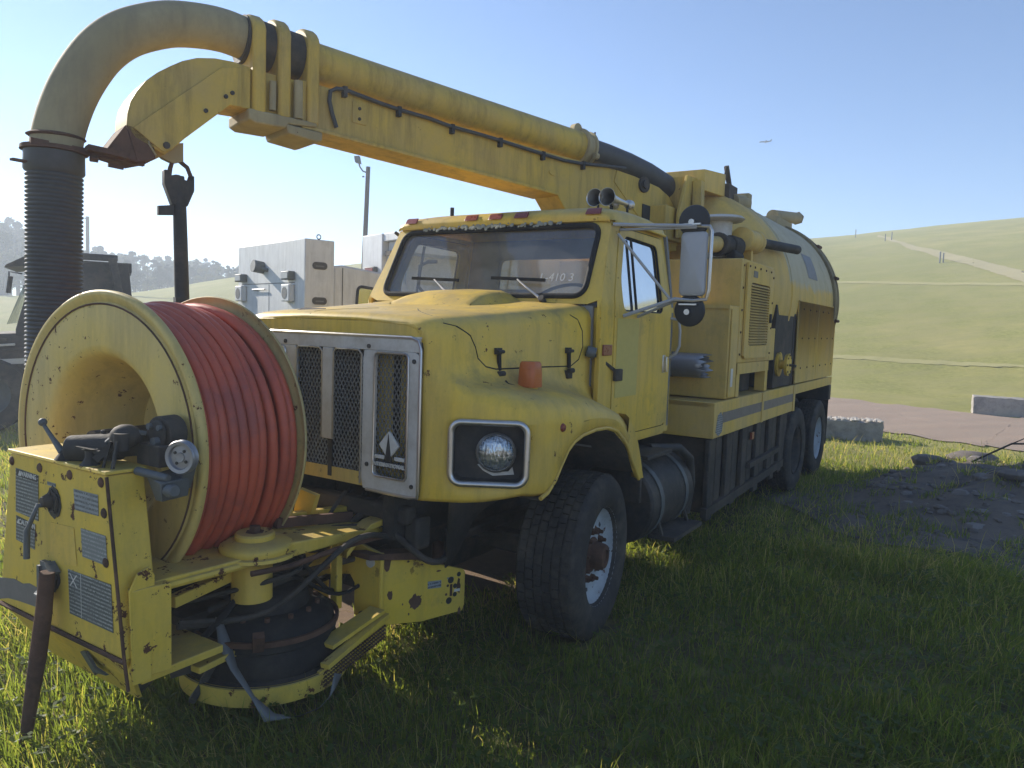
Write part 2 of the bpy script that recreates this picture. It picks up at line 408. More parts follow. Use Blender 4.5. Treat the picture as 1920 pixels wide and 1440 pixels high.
def blob(name, cx, cy, rx, ry, rot, mat, lift, seed, n=48, rings=8):
    q = random.Random(seed); ph = [q.uniform(0, 6.28) for _ in range(4)]; mb = MB(); rows = []
    for i in range(rings + 1):
        row = []
        for k in range(n):
            a = 2 * math.pi * k / n; w = 1 + .14 * math.sin(3 * a + ph[0]) + .10 * math.sin(5 * a + ph[1]) + .07 * math.sin(11 * a + ph[2])
            x_, y_ = rx * w * i / rings * math.cos(a), ry * w * i / rings * math.sin(a)
            X_, Y_ = cx + x_ * math.cos(rot) - y_ * math.sin(rot), cy + x_ * math.sin(rot) + y_ * math.cos(rot)
            row.append((X_, Y_, float(terrain(X_, Y_)) + lift))
        rows.append(row)
    mb.grid(rows, True); return struct(name, mb, mat, sharp=180)
blob('bounce_gravel', 6, -23, 34, 22, 0, BOUNCE, .02, 6, 72, 14)  # unseen pale ground added to bounce light onto the truck's shaded side
DIRT = plain('bare_dirt', (.20, .14, .095), .95, 0, .35, 14, .9, .2, (.20, .14, .09))
wd_ = TW(.9, .9); blob('bare_dirt', wd_.x, wd_.y, 2.4, 1.3, TH, DIRT, .008, 3)
MOUND = plain('rubble_soil', (.19, .155, .12), .95, 0, .45, 7, .9, .2, (.085, .075, .07))
blob('rubble_soil', 6.35, 7.6, 2.9, 3.0, R(-20), MOUND, .012, 5, 64, 18)
# mown berms and the dirt haul track on the hill, laid as thin sheets
g = NG('dry_mown_grass'); g.bsdf(g.mix(g.noise(3, 6, .7), (.34, .31, .12), (.46, .42, .19)), .95, 0, g.noise(30, 4), .8, .05, .2); BERM = g.m
g = NG('haul_track_dirt'); g.bsdf(g.mix(g.noise(1.1, 6, .7, g.map((.5, 2, 1))), (.36, .32, .17), (.47, .41, .23)), .95, 0, g.noise(20, 4), .8, .05, .2); TRACK = g.m
strip('berm_path', [(11.9, 29.34), (13.28, 28.29), (14.35, 27.25), (15.7, 26.25), (17.04, 24.93), (20, 21.5)], [(11.6, 28.8), (13.05, 27.75), (14.1, 26.74), (15.42, 25.73), (16.9, 24.68), (19.8, 21.3)], BERM, .015, jag=.12)
strip('berm_path', [(12, 58), (19.41, 48.73), (22.65, 43.69), (26.13, 38.82), (31, 31)], [(11.6, 57.3), (19.1, 47.9), (22.25, 42.9), (25.7, 38.15), (30.6, 30.4)], BERM, .02, jag=.15)
strip('haul_track', [(39.56, 82.89), (33.15, 64.46), (31.4, 56.35), (29.95, 49.88), (29.16, 45.82), (28.3, 42.14), (27, 35)], [(38.08, 80.11), (31.54, 61.27), (29.31, 52.53), (28.08, 46.71), (27.03, 42.41), (26.23, 38.98), (24.6, 33)], TRACK, .03, 120, 14, jag=.3)
# ================================================================== THE VACUUM TRUCK (frame: x rearward, y towards passenger side, z up)
truck = empty('vacuum_truck', 'long yellow sewer vacuum truck with a red hose reel on its nose', 'truck', ORG, TH)
T = truck
def part(name, mb, mat, **k): return obj(name, mb, mat, k.pop('parent', T), **k)
def lerpt(tab, x):
    return float(np.interp(x, [t[0] for t in tab], [t[1] for t in tab]))
# ---- hood with blended front wings
XS = [-1.10, -1.095, -1.07, -1.03, -.98, -.92, -.87, -.82, -.76, -.70, -.62, -.54, -.46, -.38, -.28, -.18, -.08, .02, .10, .18, .26]
WF = [(-1.10, .665), (-1.095, .70), (-1.07, .78), (-1.03, .90), (-.98, 1.0), (-.92, 1.09), (-.87, 1.15), (-.82, 1.19), (-.76, 1.215), (-.6, 1.225), (.26, 1.22)]
ZF = [(-1.10, 1.60), (-1.0, 1.57), (-.9, 1.55), (-.6, 1.545), (-.3, 1.52), (0, 1.46), (.16, 1.41), (.26, 1.36)]
WH = [(-1.10, .665), (-1.095, .69), (-1.07, .735), (-1.03, .76), (-.9, .785), (-.3, .845), (.26, .93)]
ZT = [(-1.10, 1.895), (-1.095, 1.912), (-1.07, 1.930), (-1.03, 1.938), (-.9, 1.952), (-.5, 1.985), (0, 2.03), (.26, 2.06)]
ARCH = [(-.78, 1.03), (-.73, 1.05), (-.66, 1.10), (-.60, 1.17), (-.53, 1.245), (-.46, 1.285), (-.36, 1.31), (-.2, 1.325), (-.05, 1.32), (.08, 1.29), (.2, 1.22), (.26, 1.17)]
def hood_section(x):
    wf, zf, wh, zt = lerpt(WF, x), lerpt(ZF, x), lerpt(WH, x), lerpt(ZT, x); zb = 1.02 if x < -.78 else lerpt(ARCH, x)
    if x < -.78: zb = lerpt([(-1.1, .985), (-1.0, 1.0), (-.86, 1.045), (-.78, 1.03)], x)
    k = min(1, (wf - wh) / .35); zs = min(zf, zb + .9 * (zf - zb))
    P = [(wf - .015, zb), (wf, zb + .02), (wf + .004, zb + .35 * (zf - zb)), (wf, zf - .14), (wf - .012, zf - .075), (wf - .045 * k - .005, zf - .03), (wf - .12 * k - .008, zf),
         (wh + .14 * k + .004, zf + .022), (wh + .06 * k + .004, zf + .05), (wh + .025 * k + .002, zf + .10), (wh + .006, zf + .17), (wh, zt - .10), (wh - .015, zt - .06), (wh - .05, zt - .028), (wh - .12, zt - .012), (wh - .3, zt - .002), (wh * .3, zt + .006)]
    return P
rows = []
for x in XS:
    P = hood_section(x); rows.append([(x, -y, z) for y, z in P] + [(x, y, z) for y, z in P[::-1]])
hm = MB().grid(rows)
hoodm = make_mesh('hood', hm, Y_CAB, 60)
HLO, HLX, HLW, HLH = (-1.062, .826, 1.255), (.215, .36, 0), .385, .315
bm = bmesh.new(); bm.from_mesh(hoodm)
for s_ in (-1, 1):
    o = Vector((HLO[0], s_ * HLO[1], HLO[2])); ex = Vector((HLX[0], s_ * HLX[1], 0)).normalized(); c0 = o + ex * (HLW / 2 + .004)
    for d, nrm in ((HLW / 2 - .012, ex), (-HLW / 2 + .012, ex), (HLH / 2 - .012, Vector((0, 0, 1))), (-HLH / 2 + .012, Vector((0, 0, 1)))):
        gm = [f for f in bm.faces if (f.calc_center_median() - c0).length < .55]
        ge = list({e for f in gm for e in f.edges}); gv = list({v for f in gm for v in f.verts})
        bmesh.ops.bisect_plane(bm, geom=gv + ge + gm, dist=1e-5, plane_co=c0 + nrm * d, plane_no=nrm)
    dead = [f for f in bm.faces if abs((f.calc_center_median() - c0).dot(ex)) < HLW / 2 - .012 and abs(f.calc_center_median().z - c0.z) < HLH / 2 - .012 and (f.calc_center_median() - c0).length < .4]
    bmesh.ops.delete(bm, geom=dead, context='FACES')
bm.to_mesh(hoodm); bm.free()
hood = obj('hood', hoodm, None, T, solid=.006)
bvh = BVHTree.FromPolygons([Vector(v) for v in hm.v], hm.f)
def on_hood(x, z, out=.0, side=-1):        # point of the hood's side at (x, z)
    h = bvh.ray_cast(Vector((x, side * 2, z)), Vector((0, -side, 0)))
    return (h[0] + Vector((0, side * out, 0))) if h[0] else Vector((x, side * .9, z))
def on_top(x, y, out=0):
    h = bvh.ray_cast(Vector((x, y, 3)), Vector((0, 0, -1)))
    return (h[0] + Vector((0, 0, out))) if h[0] else Vector((x, y, 2))
# wing tail behind the wheel arch
for s_ in (-1, 1):
    mb = MB(); OUT = [(.24, 1.37), (.32, 1.30), (.39, 1.21), (.44, 1.12), (.49, 1.0), (.515, .95)]; INN = [(.24, 1.19), (.29, 1.14), (.34, 1.07), (.39, 1.0), (.44, .95), (.465, .93)]
    rows = []
    for (a, b), (c, d) in zip(OUT, INN):
        rows.append([(c, s_ * 1.22, d), (a, s_ * 1.225, b - .02), (a + .004, s_ * 1.20, b), (a + .0, s_ * 1.15, b + .005), (a - .02, s_ * 1.15, b - .02), (c - .012, s_ * 1.2, d)])
    mb.grid(rows, True).add(rows[-1], [(0, 1, 2, 3, 4, 5)]); part('wing_tail', mb, Y_CAB)
    # return lip and dark inner wheel house
    lip = [(x, s_ * 1.213, z - .004) for x, z in [(-.80, 1.03)] + ARCH[1:] + [(.34, 1.07), (.465, .93)]]
    part('wheel_arch_lip', MB().tube(lip, .012, 8), Y_CAB)
    rows = [[(x, s_ * y, z - .02 - (.0 if y > 1 else .0)) for y in (1.20, .62)] + [(x, s_ * .60, z - .5)] for x, z in ARCH + [(.4, 1.0)]]
    part('wheel_house', MB().grid(rows), DARKM, solid=.01)
for s_ in (-1, 1):
    part('cowl_side', MB().grid([[(.262, s_ * .925, z), (.262, s_ * .99, z)] for z in (1.25, 1.6, 1.9, 2.03)]).grid([[(.262, s_ * .99, z), (.235, s_ * .992, z)] for z in (1.25, 1.6, 1.9, 2.05)]), Y_CAB, solid=.003)
# scoop on top of the hood
rows = []
for x, h, wb, wt in ((-.30, .0, .33, .30), (-.24, .03, .36, .28), (-.12, .07, .40, .27), (.05, .088, .42, .26), (.2, .085, .42, .26), (.25, .06, .42, .27)):
    z0 = lerpt(ZT, x) - .005
    rows.append([(x, -wb, z0 - .012), (x, -wb + .03, z0 + .012), (x, -wt - .05, z0 + h * .8), (x, -wt, z0 + h * .97), (x, 0, z0 + h + .006), (x, wt, z0 + h * .97), (x, wt + .05, z0 + h * .8), (x, wb - .03, z0 + .012), (x, wb, z0 - .012)])
part('hood_scoop', MB().grid(rows), Y_CAB, sharp=50)
part('hood_nose', MB().prism([(-1.102, y, z) for y, z in [(-.664, 1.80), (.664, 1.80), (.664, 1.86), (.60, 1.893), (.3, 1.900), (-.3, 1.900), (-.60, 1.893), (-.664, 1.86)]], (.02, 0, 0)), Y_CAB, bevel=.004)
# hatch seam on the hood side, then hood split line and small scoops at the front lip
seam = [(-1.02, 1.90), (-.95, 1.885), (-.87, 1.84), (-.83, 1.78), (-.81, 1.72), (-.76, 1.675), (-.68, 1.66), (-.45, 1.66), (-.2, 1.66), (0, 1.66), (.05, 1.665), (.12, 1.70), (.16, 1.78), (.15, 1.88), (.10, 1.95), (.02, 1.985)]
pt = []
for i in range(len(seam) - 1):
    for k in range(4):
        a = k / 4; pt.append(on_hood(seam[i][0] * (1 - a) + seam[i + 1][0] * a, seam[i][1] * (1 - a) + seam[i + 1][1] * a, .001))
part('hatch_seam', MB().tube(pt, .0048, 6), RUBBER)
pt = [on_top(-.99 + .3 * t / 12, -.70 + .42 * (t / 12) ** .6, .0) for t in range(13)]
part('hood_seam', MB().tube(pt, .0045, 6), RUBBER)
pt = [on_top(-1.085 + .35 * t / 12, .18 - .10 * t / 12 - .1 * (t / 12) ** 2, .0) for t in range(13)]
part('hood_seam', MB().tube(pt, .005, 6), RUBBER)
part('hood_lip_notch', MB().hexa([(-1.0, .22, 1.93), (-.93, .22, 1.937), (-.93, .42, 1.937), (-1.0, .42, 1.93), (-1.0, .22, 1.938), (-.93, .22, 1.962), (-.93, .42, 1.962), (-1.0, .42, 1.938)]), DARKM)
# ---- grille
grl = part('grille_surround', MB(), ALU)
GX = -1.112
def win(cy, cz, w, h, r=.025): return [(p[0] + cy, p[1] + cz) for p in rrect(0, 0, w, h, r, 4)]
OPEN = [(-.545, 1.425, .235, .60), (-.245, 1.43, 0, 0)]
for sg in (-1, 1):
    rp = ring_panel([(sg * .262, .995), (sg * .655, .995), (sg * .655, 1.745), (sg * .262, 1.745)], win(sg * .467, 1.405, .233, .66), lambda u, v: (GX, u, v), (.02, 0, 0), 72)
    part('grille_frame', rp, ALU, parent=grl, bevel=.004)
    part('window_bead', MB().tube([(GX - .004, a, b) for a, b in win(sg * .467, 1.405, .233, .66)], .0065, 6, closed=True), CHROME, parent=grl)
    for y in (.255, .045):
        part('opening_bead', MB().tube([(GX - .002, sg * y, 1.02 if y > .1 else 1.235), (GX - .004, sg * y, 1.72), (GX - .004, sg * (y + (-.02 if y > .1 else .02)), 1.742), (GX - .004, sg * .15, 1.744)], .006, 6), CHROME, parent=grl)
part('grille_header', MB().box(GX, GX + .02, -.655, .655, 1.7455, 1.815), ALU, parent=grl, bevel=.003)
# centre bar, broken off above its lower end
part('centre_bar', MB().box(GX - .006, GX + .012, -.038, .042, 1.235, 1.744), ALU, parent=grl, bevel=.004)
part('centre_post', MB().box(GX + .02, GX + .03, -.015, .015, 1.02, 1.25), DARKM, parent=grl)
border = rpoly([(-.662, .985), (.662, .985), (.662, 1.822), (-.662, 1.822)], .06)
k0 = max(range(len(border)), key=lambda i: (border[i][1] < 1.0) * (border[i][0] + 2)); border = border[-1:] + border
part('surround_bead', MB().tube([(GX + .002, -.30, .992), (GX + .002, -.60, .990), (GX + .002, -.656, .998), (GX + .002, -.661, 1.03), (GX + .002, -.661, 1.76), (GX + .002, -.645, 1.805), (GX + .002, -.60, 1.82), (GX + .002, .60, 1.82), (GX + .002, .645, 1.805), (GX + .002, .661, 1.76), (GX + .002, .661, 1.03), (GX + .002, .60, .990), (GX + .002, .30, .992)], .010, 8), CHROME, parent=grl)
part('bottom_sheet', MB().box(GX + .022, GX + .026, -.26, .26, 1.0, 1.075), Y_REEL, parent=grl)
for y, z in ((-.305, 1.765), (-.62, 1.70), (-.305, 1.13), (-.62, 1.05), (.35, 1.765), (.61, 1.70)):
    part('screw', MB().cyl((GX - .006, y, z), (GX + .004, y, z), .012, seg=10), DARKM, parent=grl)
grl.data = make_mesh('grille_surround', MB().box(GX + .001, GX + .018, -.66, .66, 1.8155, 1.826), ALU)
# expanded-metal mesh
mb = MB(); nx, nz = 46, 17; W0, H0 = .64, .70
cw = 1.28 / nx; ch = .78 / nz
for i in range(nx):
    for j in range(nz):
        y = -.64 + (i + .5) * cw; z = 1.045 + (j + .5) * ch
        for sy, sz in ((1, 1), (-1, 1)):
            for e in (-1, 1):
                mb.bar((GX + .035, y - sy * 0, z + e * ch / 2), (GX + .035, y + sy * cw / 2, z), .006, .003, (1, 0, 0))
part('grille_mesh', mb, MESHM, parent=grl)['kind'] = 'stuff'
part('radiator', MB().box(-.98, -.93, -.6, .38, 1.03, 1.84), DARKM)
# yellow tin behind the emblem window, with a dark slot
part('grille_backing', MB().box(GX + .05, GX + .055, -.62, -.49, 1.03, 1.80).box(GX + .05, GX + .055, -.435, -.33, 1.03, 1.80).box(GX + .05, GX + .055, -.62, -.33, 1.03, 1.24), Y_REEL, parent=grl)
cy = -.467
part('emblem', MB().prism([(GX - .012, cy, 1.325), (GX - .012, cy - .068, 1.25), (GX - .012, cy, 1.175), (GX - .012, cy + .068, 1.25)], (.016, 0, 0)).box(GX - .006, GX + .01, cy - .105, cy - .035, 1.172, 1.192).box(GX - .006, GX + .01, cy + .035, cy + .105, 1.172, 1.192), EMW, parent=grl, bevel=.002)
part('emblem_centre', MB().prism([(GX - .015, cy, 1.31), (GX - .015, cy - .022, 1.165), (GX - .015, cy + .022, 1.165)], (.004, 0, 0)), DECB, parent=grl)
tm = place(text_mb('INTERNATIONAL', .0285, .0010, .004), (GX - .008, cy, 1.143), (0, -1, 0), (0, 0, 1), (-1, 0, 0)); part('lettering', tm, EMW, parent=grl)
part('name_plate', MB().box(GX - .003, GX + .01, cy - .112, cy + .112, 1.128, 1.160), DECB, parent=grl)
# ---- headlights
for s_ in (-1, 1):
    hl = part('headlight', MB(), LENS)
    o = Vector((HLO[0], s_ * HLO[1], HLO[2])); ex = Vector((HLX[0], s_ * HLX[1], 0)).normalized(); nz_ = Vector((0, 0, 1)); en = Vector((-abs(ex.y), s_ * ex.x, 0))
    W_, H_ = HLW, HLH; c0 = o + ex * (W_ / 2 + .004)
    f = lambda a, b, d=0: c0 + ex * a + nz_ * b + en * d
    path = [f(a, b, .018 + .012 * (1 - (a / (W_ / 2)) ** 2)) for a, b in rrect(0, 0, W_, H_, .055)]
    part('bezel', MB().tube(path, .0165, 10, closed=True), CHROME, parent=hl)
    rows = [[f(a * k, b * k, d) for a, b in rrect(0, 0, W_, H_, .055)] for k, d in ((1.01, .012), (.97, .0), (.93, -.05), (.90, -.06), (0, -.06))]
    part('headlight_bucket', MB().grid(rows, True), BLACKM, parent=hl, solid=.003)
    lc = f(.035, .0, -.045)
    prof = [(.092 * math.cos(a), .030 + .036 * math.sin(a)) for a in [R(90 * k / 8) for k in range(9)]]
    hl.data = make_mesh('headlight', MB().lathe(prof, lc, en, 32), LENS)
    part('lamp_ring', MB().lathe([(.085, .0), (.101, .004), (.103, .028), (.094, .036), (.088, .03)], lc, en, 32), CHROME, parent=hl)
    part('chipped_primer', MB().prism([f(a, b, -.052) for a, b in [(-.06, -.07), (-.02, -.055), (.03, -.105), (.10, -.10), (.12, -.075), (.13, -.115), (.02, -.125), (-.03, -.10)]], en * .003), EMW, parent=hl)
# ---- side marker, hood latches, beacon
part('side_marker', MB().lathe([(0, .02), (.018, .017), (.025, .005), (.026, 0)], on_hood(-.62, 1.375, -.004), (0, -1, 0), 16), REDL)
for x in (-.65, .005):
    p = on_hood(x, 1.72, .012); la = part('hood_latch', MB().bar(p + Vector((0, 0, .045)), p + Vector((.004, -.004, -.07)), .026, .016, (0, 1, 0)), RUBBER, bevel=.003)
    part('latch_bracket', MB().box(p.x - .027, p.x + .027, p.y - .004, p.y + .024, p.z + .02, p.z + .055).cyl((p.x - .03, p.y - .012, p.z + .035), (p.x + .03, p.y - .012, p.z + .035), .01, seg=8), BLACKM, parent=la)
    part('latch_catch', MB().box(p.x - .028, p.x + .026, p.y - .018, p.y + .03, p.z - .135, p.z - .085).cyl((p.x - .028, p.y - .02, p.z - .085), (p.x + .028, p.y - .02, p.z - .085), .016, seg=10), BLACKM, parent=la, bevel=.003)
bb = Vector((-.545, -.97, 1.545))
be = part('amber_beacon', MB().grid([[(bb.x + a * k, bb.y + b * k, bb.z + h) for a, b in rrect(0, 0, .105, .105, .022, 3)] for k, h in ((1.02, .022), (1.05, .03), (1.0, .10), (.93, .15), (.80, .162), (0, .165))], True), AMBER)
part('beacon_base', MB().cyl(bb + Vector((0, 0, -.03)), bb + Vector((0, 0, .022)), .05, .043), Y_CAB, parent=be)
for k in range(4):
    part('lens_rib', MB().tube([(bb.x + a, bb.y + b, bb.z + .045 + .026 * k) for a, b in rrect(0, 0, .106 - .002 * k, .106 - .002 * k, .022, 2)], .0022, 5, closed=True), AMBER, parent=be)
part('beacon_wire', MB().tube([(-.66, -.885, 1.60), (-.67, -.91, 1.585), (-.64, -.93, 1.575), (-.61, -.95, 1.558)], .005, 6), RUBBER)
# ---- cab shell
def cy_(z): return 1.0 if z < 2.05 else 1.0 - .09 * (z - 2.05) / .55
CABO = [(.24, 1.2), (.34, 1.12), (1.50, 1.12), (1.50, 2.05), (1.45, 2.62), (.52, 2.62), (.24, 2.07)]
DOORO = rpoly([(.44, 1.175), (1.425, 1.175), (1.425, 2.06), (1.385, 2.585), (.635, 2.585), (.44, 2.10)], .05)
WINO = rpoly([(.57, 2.02), (1.275, 2.02), (1.275, 2.52), (.70, 2.535), (.565, 2.22)], .06)
for s_ in (-1, 1):
    f0 = lambda u, v: (u, s_ * cy_(v), v)
    DG = [(1.0 * (a - .93) * 1.012 + .93, (b - 1.9) * 1.008 + 1.9) for a, b in DOORO]
    part('cab_side', ring_panel(CABO, DG, f0, (0, -s_ * .03, 0), 120, 5), Y_CAB, sharp=50)
    d = part('door', ring_panel(DOORO, WINO, lambda u, v: (u, s_ * (cy_(v) + .006), v), (0, -s_ * .035, 0), 120, 8), Y_CAB, sharp=50, bevel=.004)
    part('door_window', MB().add([(u, s_ * (cy_(v) - .018), v) for u, v in WINO], [tuple(range(len(WINO)))]), GLASS2, parent=d)
    part('window_gasket', MB().tube([(u, s_ * (cy_(v) - .006), v) for u, v in WINO], .0095, 8, closed=True), RUBBER, parent=d)
    part('vent_bar', MB().bar((.79, s_ * cy_(2.03), 2.03), (.81, s_ * cy_(2.52), 2.52), .012, .02), RUBBER, parent=d)
    part('door_seal', MB().tube([(u, s_ * (cy_(v) - .01), v) for u, v in DG], .008, 6, closed=True), RUBBER, parent=d)
    part('door_sill', MB().box(.44, 1.44, s_ * .955 - .03, s_ * .955 + .03, 1.10, 1.16), Y_CAB, parent=d)
    if s_ < 0:
        h = part('door_handle', MB().box(1.315, 1.35, -1.036, -1.006, 1.585, 1.70).box(1.305, 1.36, -1.012, -1.004, 1.575, 1.712), CHROME, parent=d, bevel=.005)
        PATCH = plain('sun_faded_panel', (.58, .47, .13), .7, 0, .12, 20)
        part('faded_sticker_patch', MB().box(.475, .83, -1.0085, -1.0065, 1.44, 1.97), PATCH, parent=d)
        part('door_reflector', MB().box(.275, .405, -1.012, -1.0, 1.725, 1.795), REDL, parent=d, bevel=.004)
        rod = part('bonnet_stay', MB().bar((.20, -.965, 1.745), (.50, -1.025, 1.60), .014, .02), DARKM)
        part('stay_bracket', MB().cyl((.18, -.94, 1.755), (.21, -.985, 1.74), .036, seg=14), GREYM, parent=rod)
        part('stay_catch', MB().box(.43, .53, -1.04, -1.01, 1.555, 1.635), DARKM, parent=rod, bevel=.008)
# front of the cab: cowl panel around the windscreen
def fw(u, v):  # v = height along z 2.03..2.63
    t = (v - 2.09) / .51; return (.25 + .25 * t, u, v)
WSI = rpoly([(-.865, 2.10), (.865, 2.10), (.845, 2.585), (-.845, 2.585)], .09, 7)
WSO = [(-.985, 2.05), (.985, 2.05), (.915, 2.62), (-.915, 2.62)]
ws = part('windscreen', MB().add([Vector(fw(u, v)) + Vector((.012, 0, 0)) for u, v in WSI], [tuple(range(len(WSI)))]), GLASS)
part('windscreen_frame', ring_panel(WSO, WSI, fw, (.03, 0, 0), 120, 4), Y_CAB, sharp=50)
for k in range(2):
    pass
part('windscreen_gasket', MB().tube([Vector(fw(u, v)) + Vector((-.002, 0, 0)) for u, v in WSI], .0195, 10, closed=True), RUBBER, parent=ws)
LICH = plain('lichen', (.30, .30, .24), .95, 0, .3, 30)
mb = MB()
for i in range(120):
    y = rnd.uniform(-.55, .66) if i % 3 else rnd.uniform(-.1, .35); z = 2.60 + rnd.gauss(0, .009); p = Vector(fw(y, z)); rr = rnd.uniform(.006, .017)
    mb.lathe([(0, .004), (rr * .6, .004), (rr, 0)], p + Vector((-.026, 0, .006)), (-1, 0, .5), 6)
part('lichen_on_gasket', mb, LICH, parent=ws)['kind'] = 'stuff'
tm = place(text_mb('L-410 3', .085, 0, .0005), Vector(fw(-.62, 2.225)) + Vector((.008, 0, 0)), (0, -1, 0), (.44, 0, .9), (-.9, 0, .44)); part('chalk_mark', tm, MESHM, parent=ws)
# rear wall with its window, floor, firewall
RWI = rpoly([(-.62, 2.14), (.62, 2.14), (.60, 2.46), (-.60, 2.46)], .06)
part('cab_rear_wall', ring_panel([(-1.0, 1.12), (1.0, 1.12), (1.0, 2.05), (.93, 2.62), (-.93, 2.62), (-1.0, 2.05)], RWI, lambda u, v: (1.5 - .04 * max(0, v - 2.05), u, v), (-.04, 0, 0), 96, 4), INTER, sharp=50)
part('rear_window', MB().add([(1.47, u, v) for u, v in RWI], [tuple(range(len(RWI)))]), GLASS2)
part('cab_floor', MB().box(.26, 1.48, -.96, .96, 1.13, 1.16).box(.24, .30, -.94, .94, 1.2, 2.04), INTER)
ds = part('dashboard', MB().prism([(.28, -.93, 2.0), (.62, -.93, 1.98), (.66, -.93, 1.7), (.5, -.93, 1.3), (.28, -.93, 1.2)], (0, 1.86, 0)), DASH, bevel=.03)
sw = part('steering_wheel', MB().lathe([(.22 + .013 * math.cos(a), .013 * math.sin(a)) for a in [2 * math.pi * k / 8 for k in range(9)]], (.70, -.45, 2.09), (-.55, 0, .83), 40), DASH)
part('steering_column', MB().cyl((.70, -.45, 2.06), (.42, -.45, 1.6), .035).bar((.70, -.66, 2.085), (.70, -.24, 2.085), .03, .012).cyl((.715, -.45, 2.10), (.69, -.45, 2.06), .05), DASH, parent=sw)
for y in (-.45, .45):
    st = part('seat', MB().box(.85, 1.3, y - .25, y + .25, 1.45, 1.62), INTER, bevel=.04); part('seat_back', MB().hexa([(1.22, y - .24, 1.6), (1.36, y - .24, 1.6), (1.36, y + .24, 1.6), (1.22, y + .24, 1.6), (1.36, y - .21, 2.2), (1.43, y - .21, 2.2), (1.43, y + .21, 2.2), (1.36, y + .21, 2.2)]), INTER, parent=st, bevel=.04)
# roof
rows = []
for x, zc, zb, k in ((.485, 2.612, 2.60, .985), (.478, 2.64, 2.61, .99), (.49, 2.672, 2.615, .992), (.54, 2.705, 2.615, 1), (.64, 2.728, 2.615, 1), (.9, 2.748, 2.615, 1), (1.2, 2.745, 2.615, 1), (1.38, 2.725, 2.615, 1), (1.46, 2.69, 2.612, .99), (1.485, 2.65, 2.61, .985), (1.478, 2.612, 2.60, .975)):
    row = []
    for k2 in range(25):
        t = -1 + 2 * k2 / 24; q = abs(t); y = .928 * k * math.copysign(1 - (1 - q) ** 1.6, t); z = zb + (zc - zb) * (1 - q ** 5) ** .6
        row.append((x, y, z))
    rows.append(row)
roof = part('roof', MB().grid(rows), Y_CAB, sharp=60)
part('rain_gutter', MB().tube([(.53, -.935, 2.60), (.9, -.945, 2.618), (1.4, -.94, 2.61)], .010, 8).tube([(.53, .935, 2.60), (.9, .945, 2.618), (1.4, .94, 2.61)], .010, 8), Y_CAB, parent=roof)
for y in (.79, .215, .0, -.22, -.79):
    ml = part('marker_light', MB().prism([(.468, y - .058, 2.652), (.468, y + .058, 2.652), (.492, y + .055, 2.690), (.492, y - .055, 2.690)], (.02, 0, .012)), REDL, parent=roof, bevel=.005)
part('aerial_base', MB().cyl((.62, .50, 2.72), (.62, .50, 2.785), .016, seg=10), BLACKM, parent=roof)
part('roof_clip', MB().cyl((.52, .955, 2.58), (.52, .985, 2.60), .014, seg=8), DARKM, parent=roof)
# wipers
for y, a in ((.30, .62), (-.42, .75)):
    bx = Vector(fw(y - .16, 2.075)) + Vector((-.04, 0, 0)); tip = Vector(fw(y + .07, 2.21)) + Vector((-.05, 0, 0))
    w = part('wiper', MB().tube([bx, bx * .5 + tip * .5 + Vector((-.01, 0, 0)), tip], [.010, .008, .005], 8), CHROME)
    part('wiper_blade', MB().bar(Vector(fw(y - .14, 2.205)) + Vector((-.032, 0, 0)), Vector(fw(y + .30, 2.222)) + Vector((-.03, 0, 0)), .014, .022), RUBBER, parent=w)
    part('wiper_pivot', MB().cyl(bx + Vector((.03, 0, -.02)), bx + Vector((-.012, 0, .012)), .022), DARKM, parent=w)
# mirrors (driver side as seen; the other side likewise)
for s_ in (-1,):
    M = lambda x, y, z: (x, s_ * y, z)
    mi = part('door_mirror', MB().grid([[M(.75 + d, 1.405 + a * k, 2.34 + b * k) for a, b in rrect(0, 0, .175, .42, .03)] for k, d in ((0, -.028), (.88, -.028), (.98, -.018), (1.0, .0), (.98, .012))], True), SILV, sharp=50)
    part('mirror_glass', MB().grid([[M(.763, 1.405 + a * k, 2.34 + b * k) for a, b in rrect(0, 0, .175, .42, .03)] for k in (0, .97)], True), CHROME, parent=mi)
    fr = [M(.72, 1.30, 2.585), M(.74, 1.42, 2.585), M(.75, 1.50, 2.58), M(.75, 1.515, 2.55), M(.75, 1.515, 2.17), M(.75, 1.50, 2.11), M(.74, 1.42, 2.10), M(.72, 1.28, 2.105)]
    part('mirror_frame', MB().tube(fr, .0125, 8), CHROME, parent=mi)
    part('mirror_arm', MB().tube([M(.50, .93, 2.585), M(.60, 1.1, 2.585), M(.73, 1.42, 2.585)], .012, 8).tube([M(.60, .935, 2.56), M(.73, 1.42, 2.575)], .009, 8).tube([M(.56, .94, 2.53), M(.70, 1.27, 2.11)], .010, 8).tube([M(.56, 1.005, 1.985), M(.72, 1.30, 2.11), M(.75, 1.42, 2.10)], .012, 8).tube([M(.80, 1.005, 1.985), M(.74, 1.30, 2.10)], .010, 8), SILV, parent=mi)
    for zc in (2.62, 2.035):
        part('round_mirror', MB().lathe([(0, -.02), (.06, -.018), (.10, -.006), (.106, .006), (.10, .012), (0, .014)], M(.755, 1.39, zc), (1, 0, 0), 28), DECB, parent=mi)
        part('mirror_clamp', MB().cyl(M(.715, 1.385, zc - .01), M(.74, 1.385, zc - .01), .02, seg=8).box(.71, .73, min(s_ * 1.33, s_ * 1.45), max(s_ * 1.33, s_ * 1.45), zc - (.03 if zc > 2.3 else -.035), zc - (.02 if zc > 2.3 else -.045)), CHROME, parent=mi)
    part('grab_rail', MB().tube([M(1.455, .99, 1.99), M(1.46, 1.06, 1.98), M(1.46, 1.075, 1.9), M(1.46, 1.075, 1.78), M(1.46, 1.05, 1.72), M(1.455, .99, 1.68)], .011, 8), SILV)
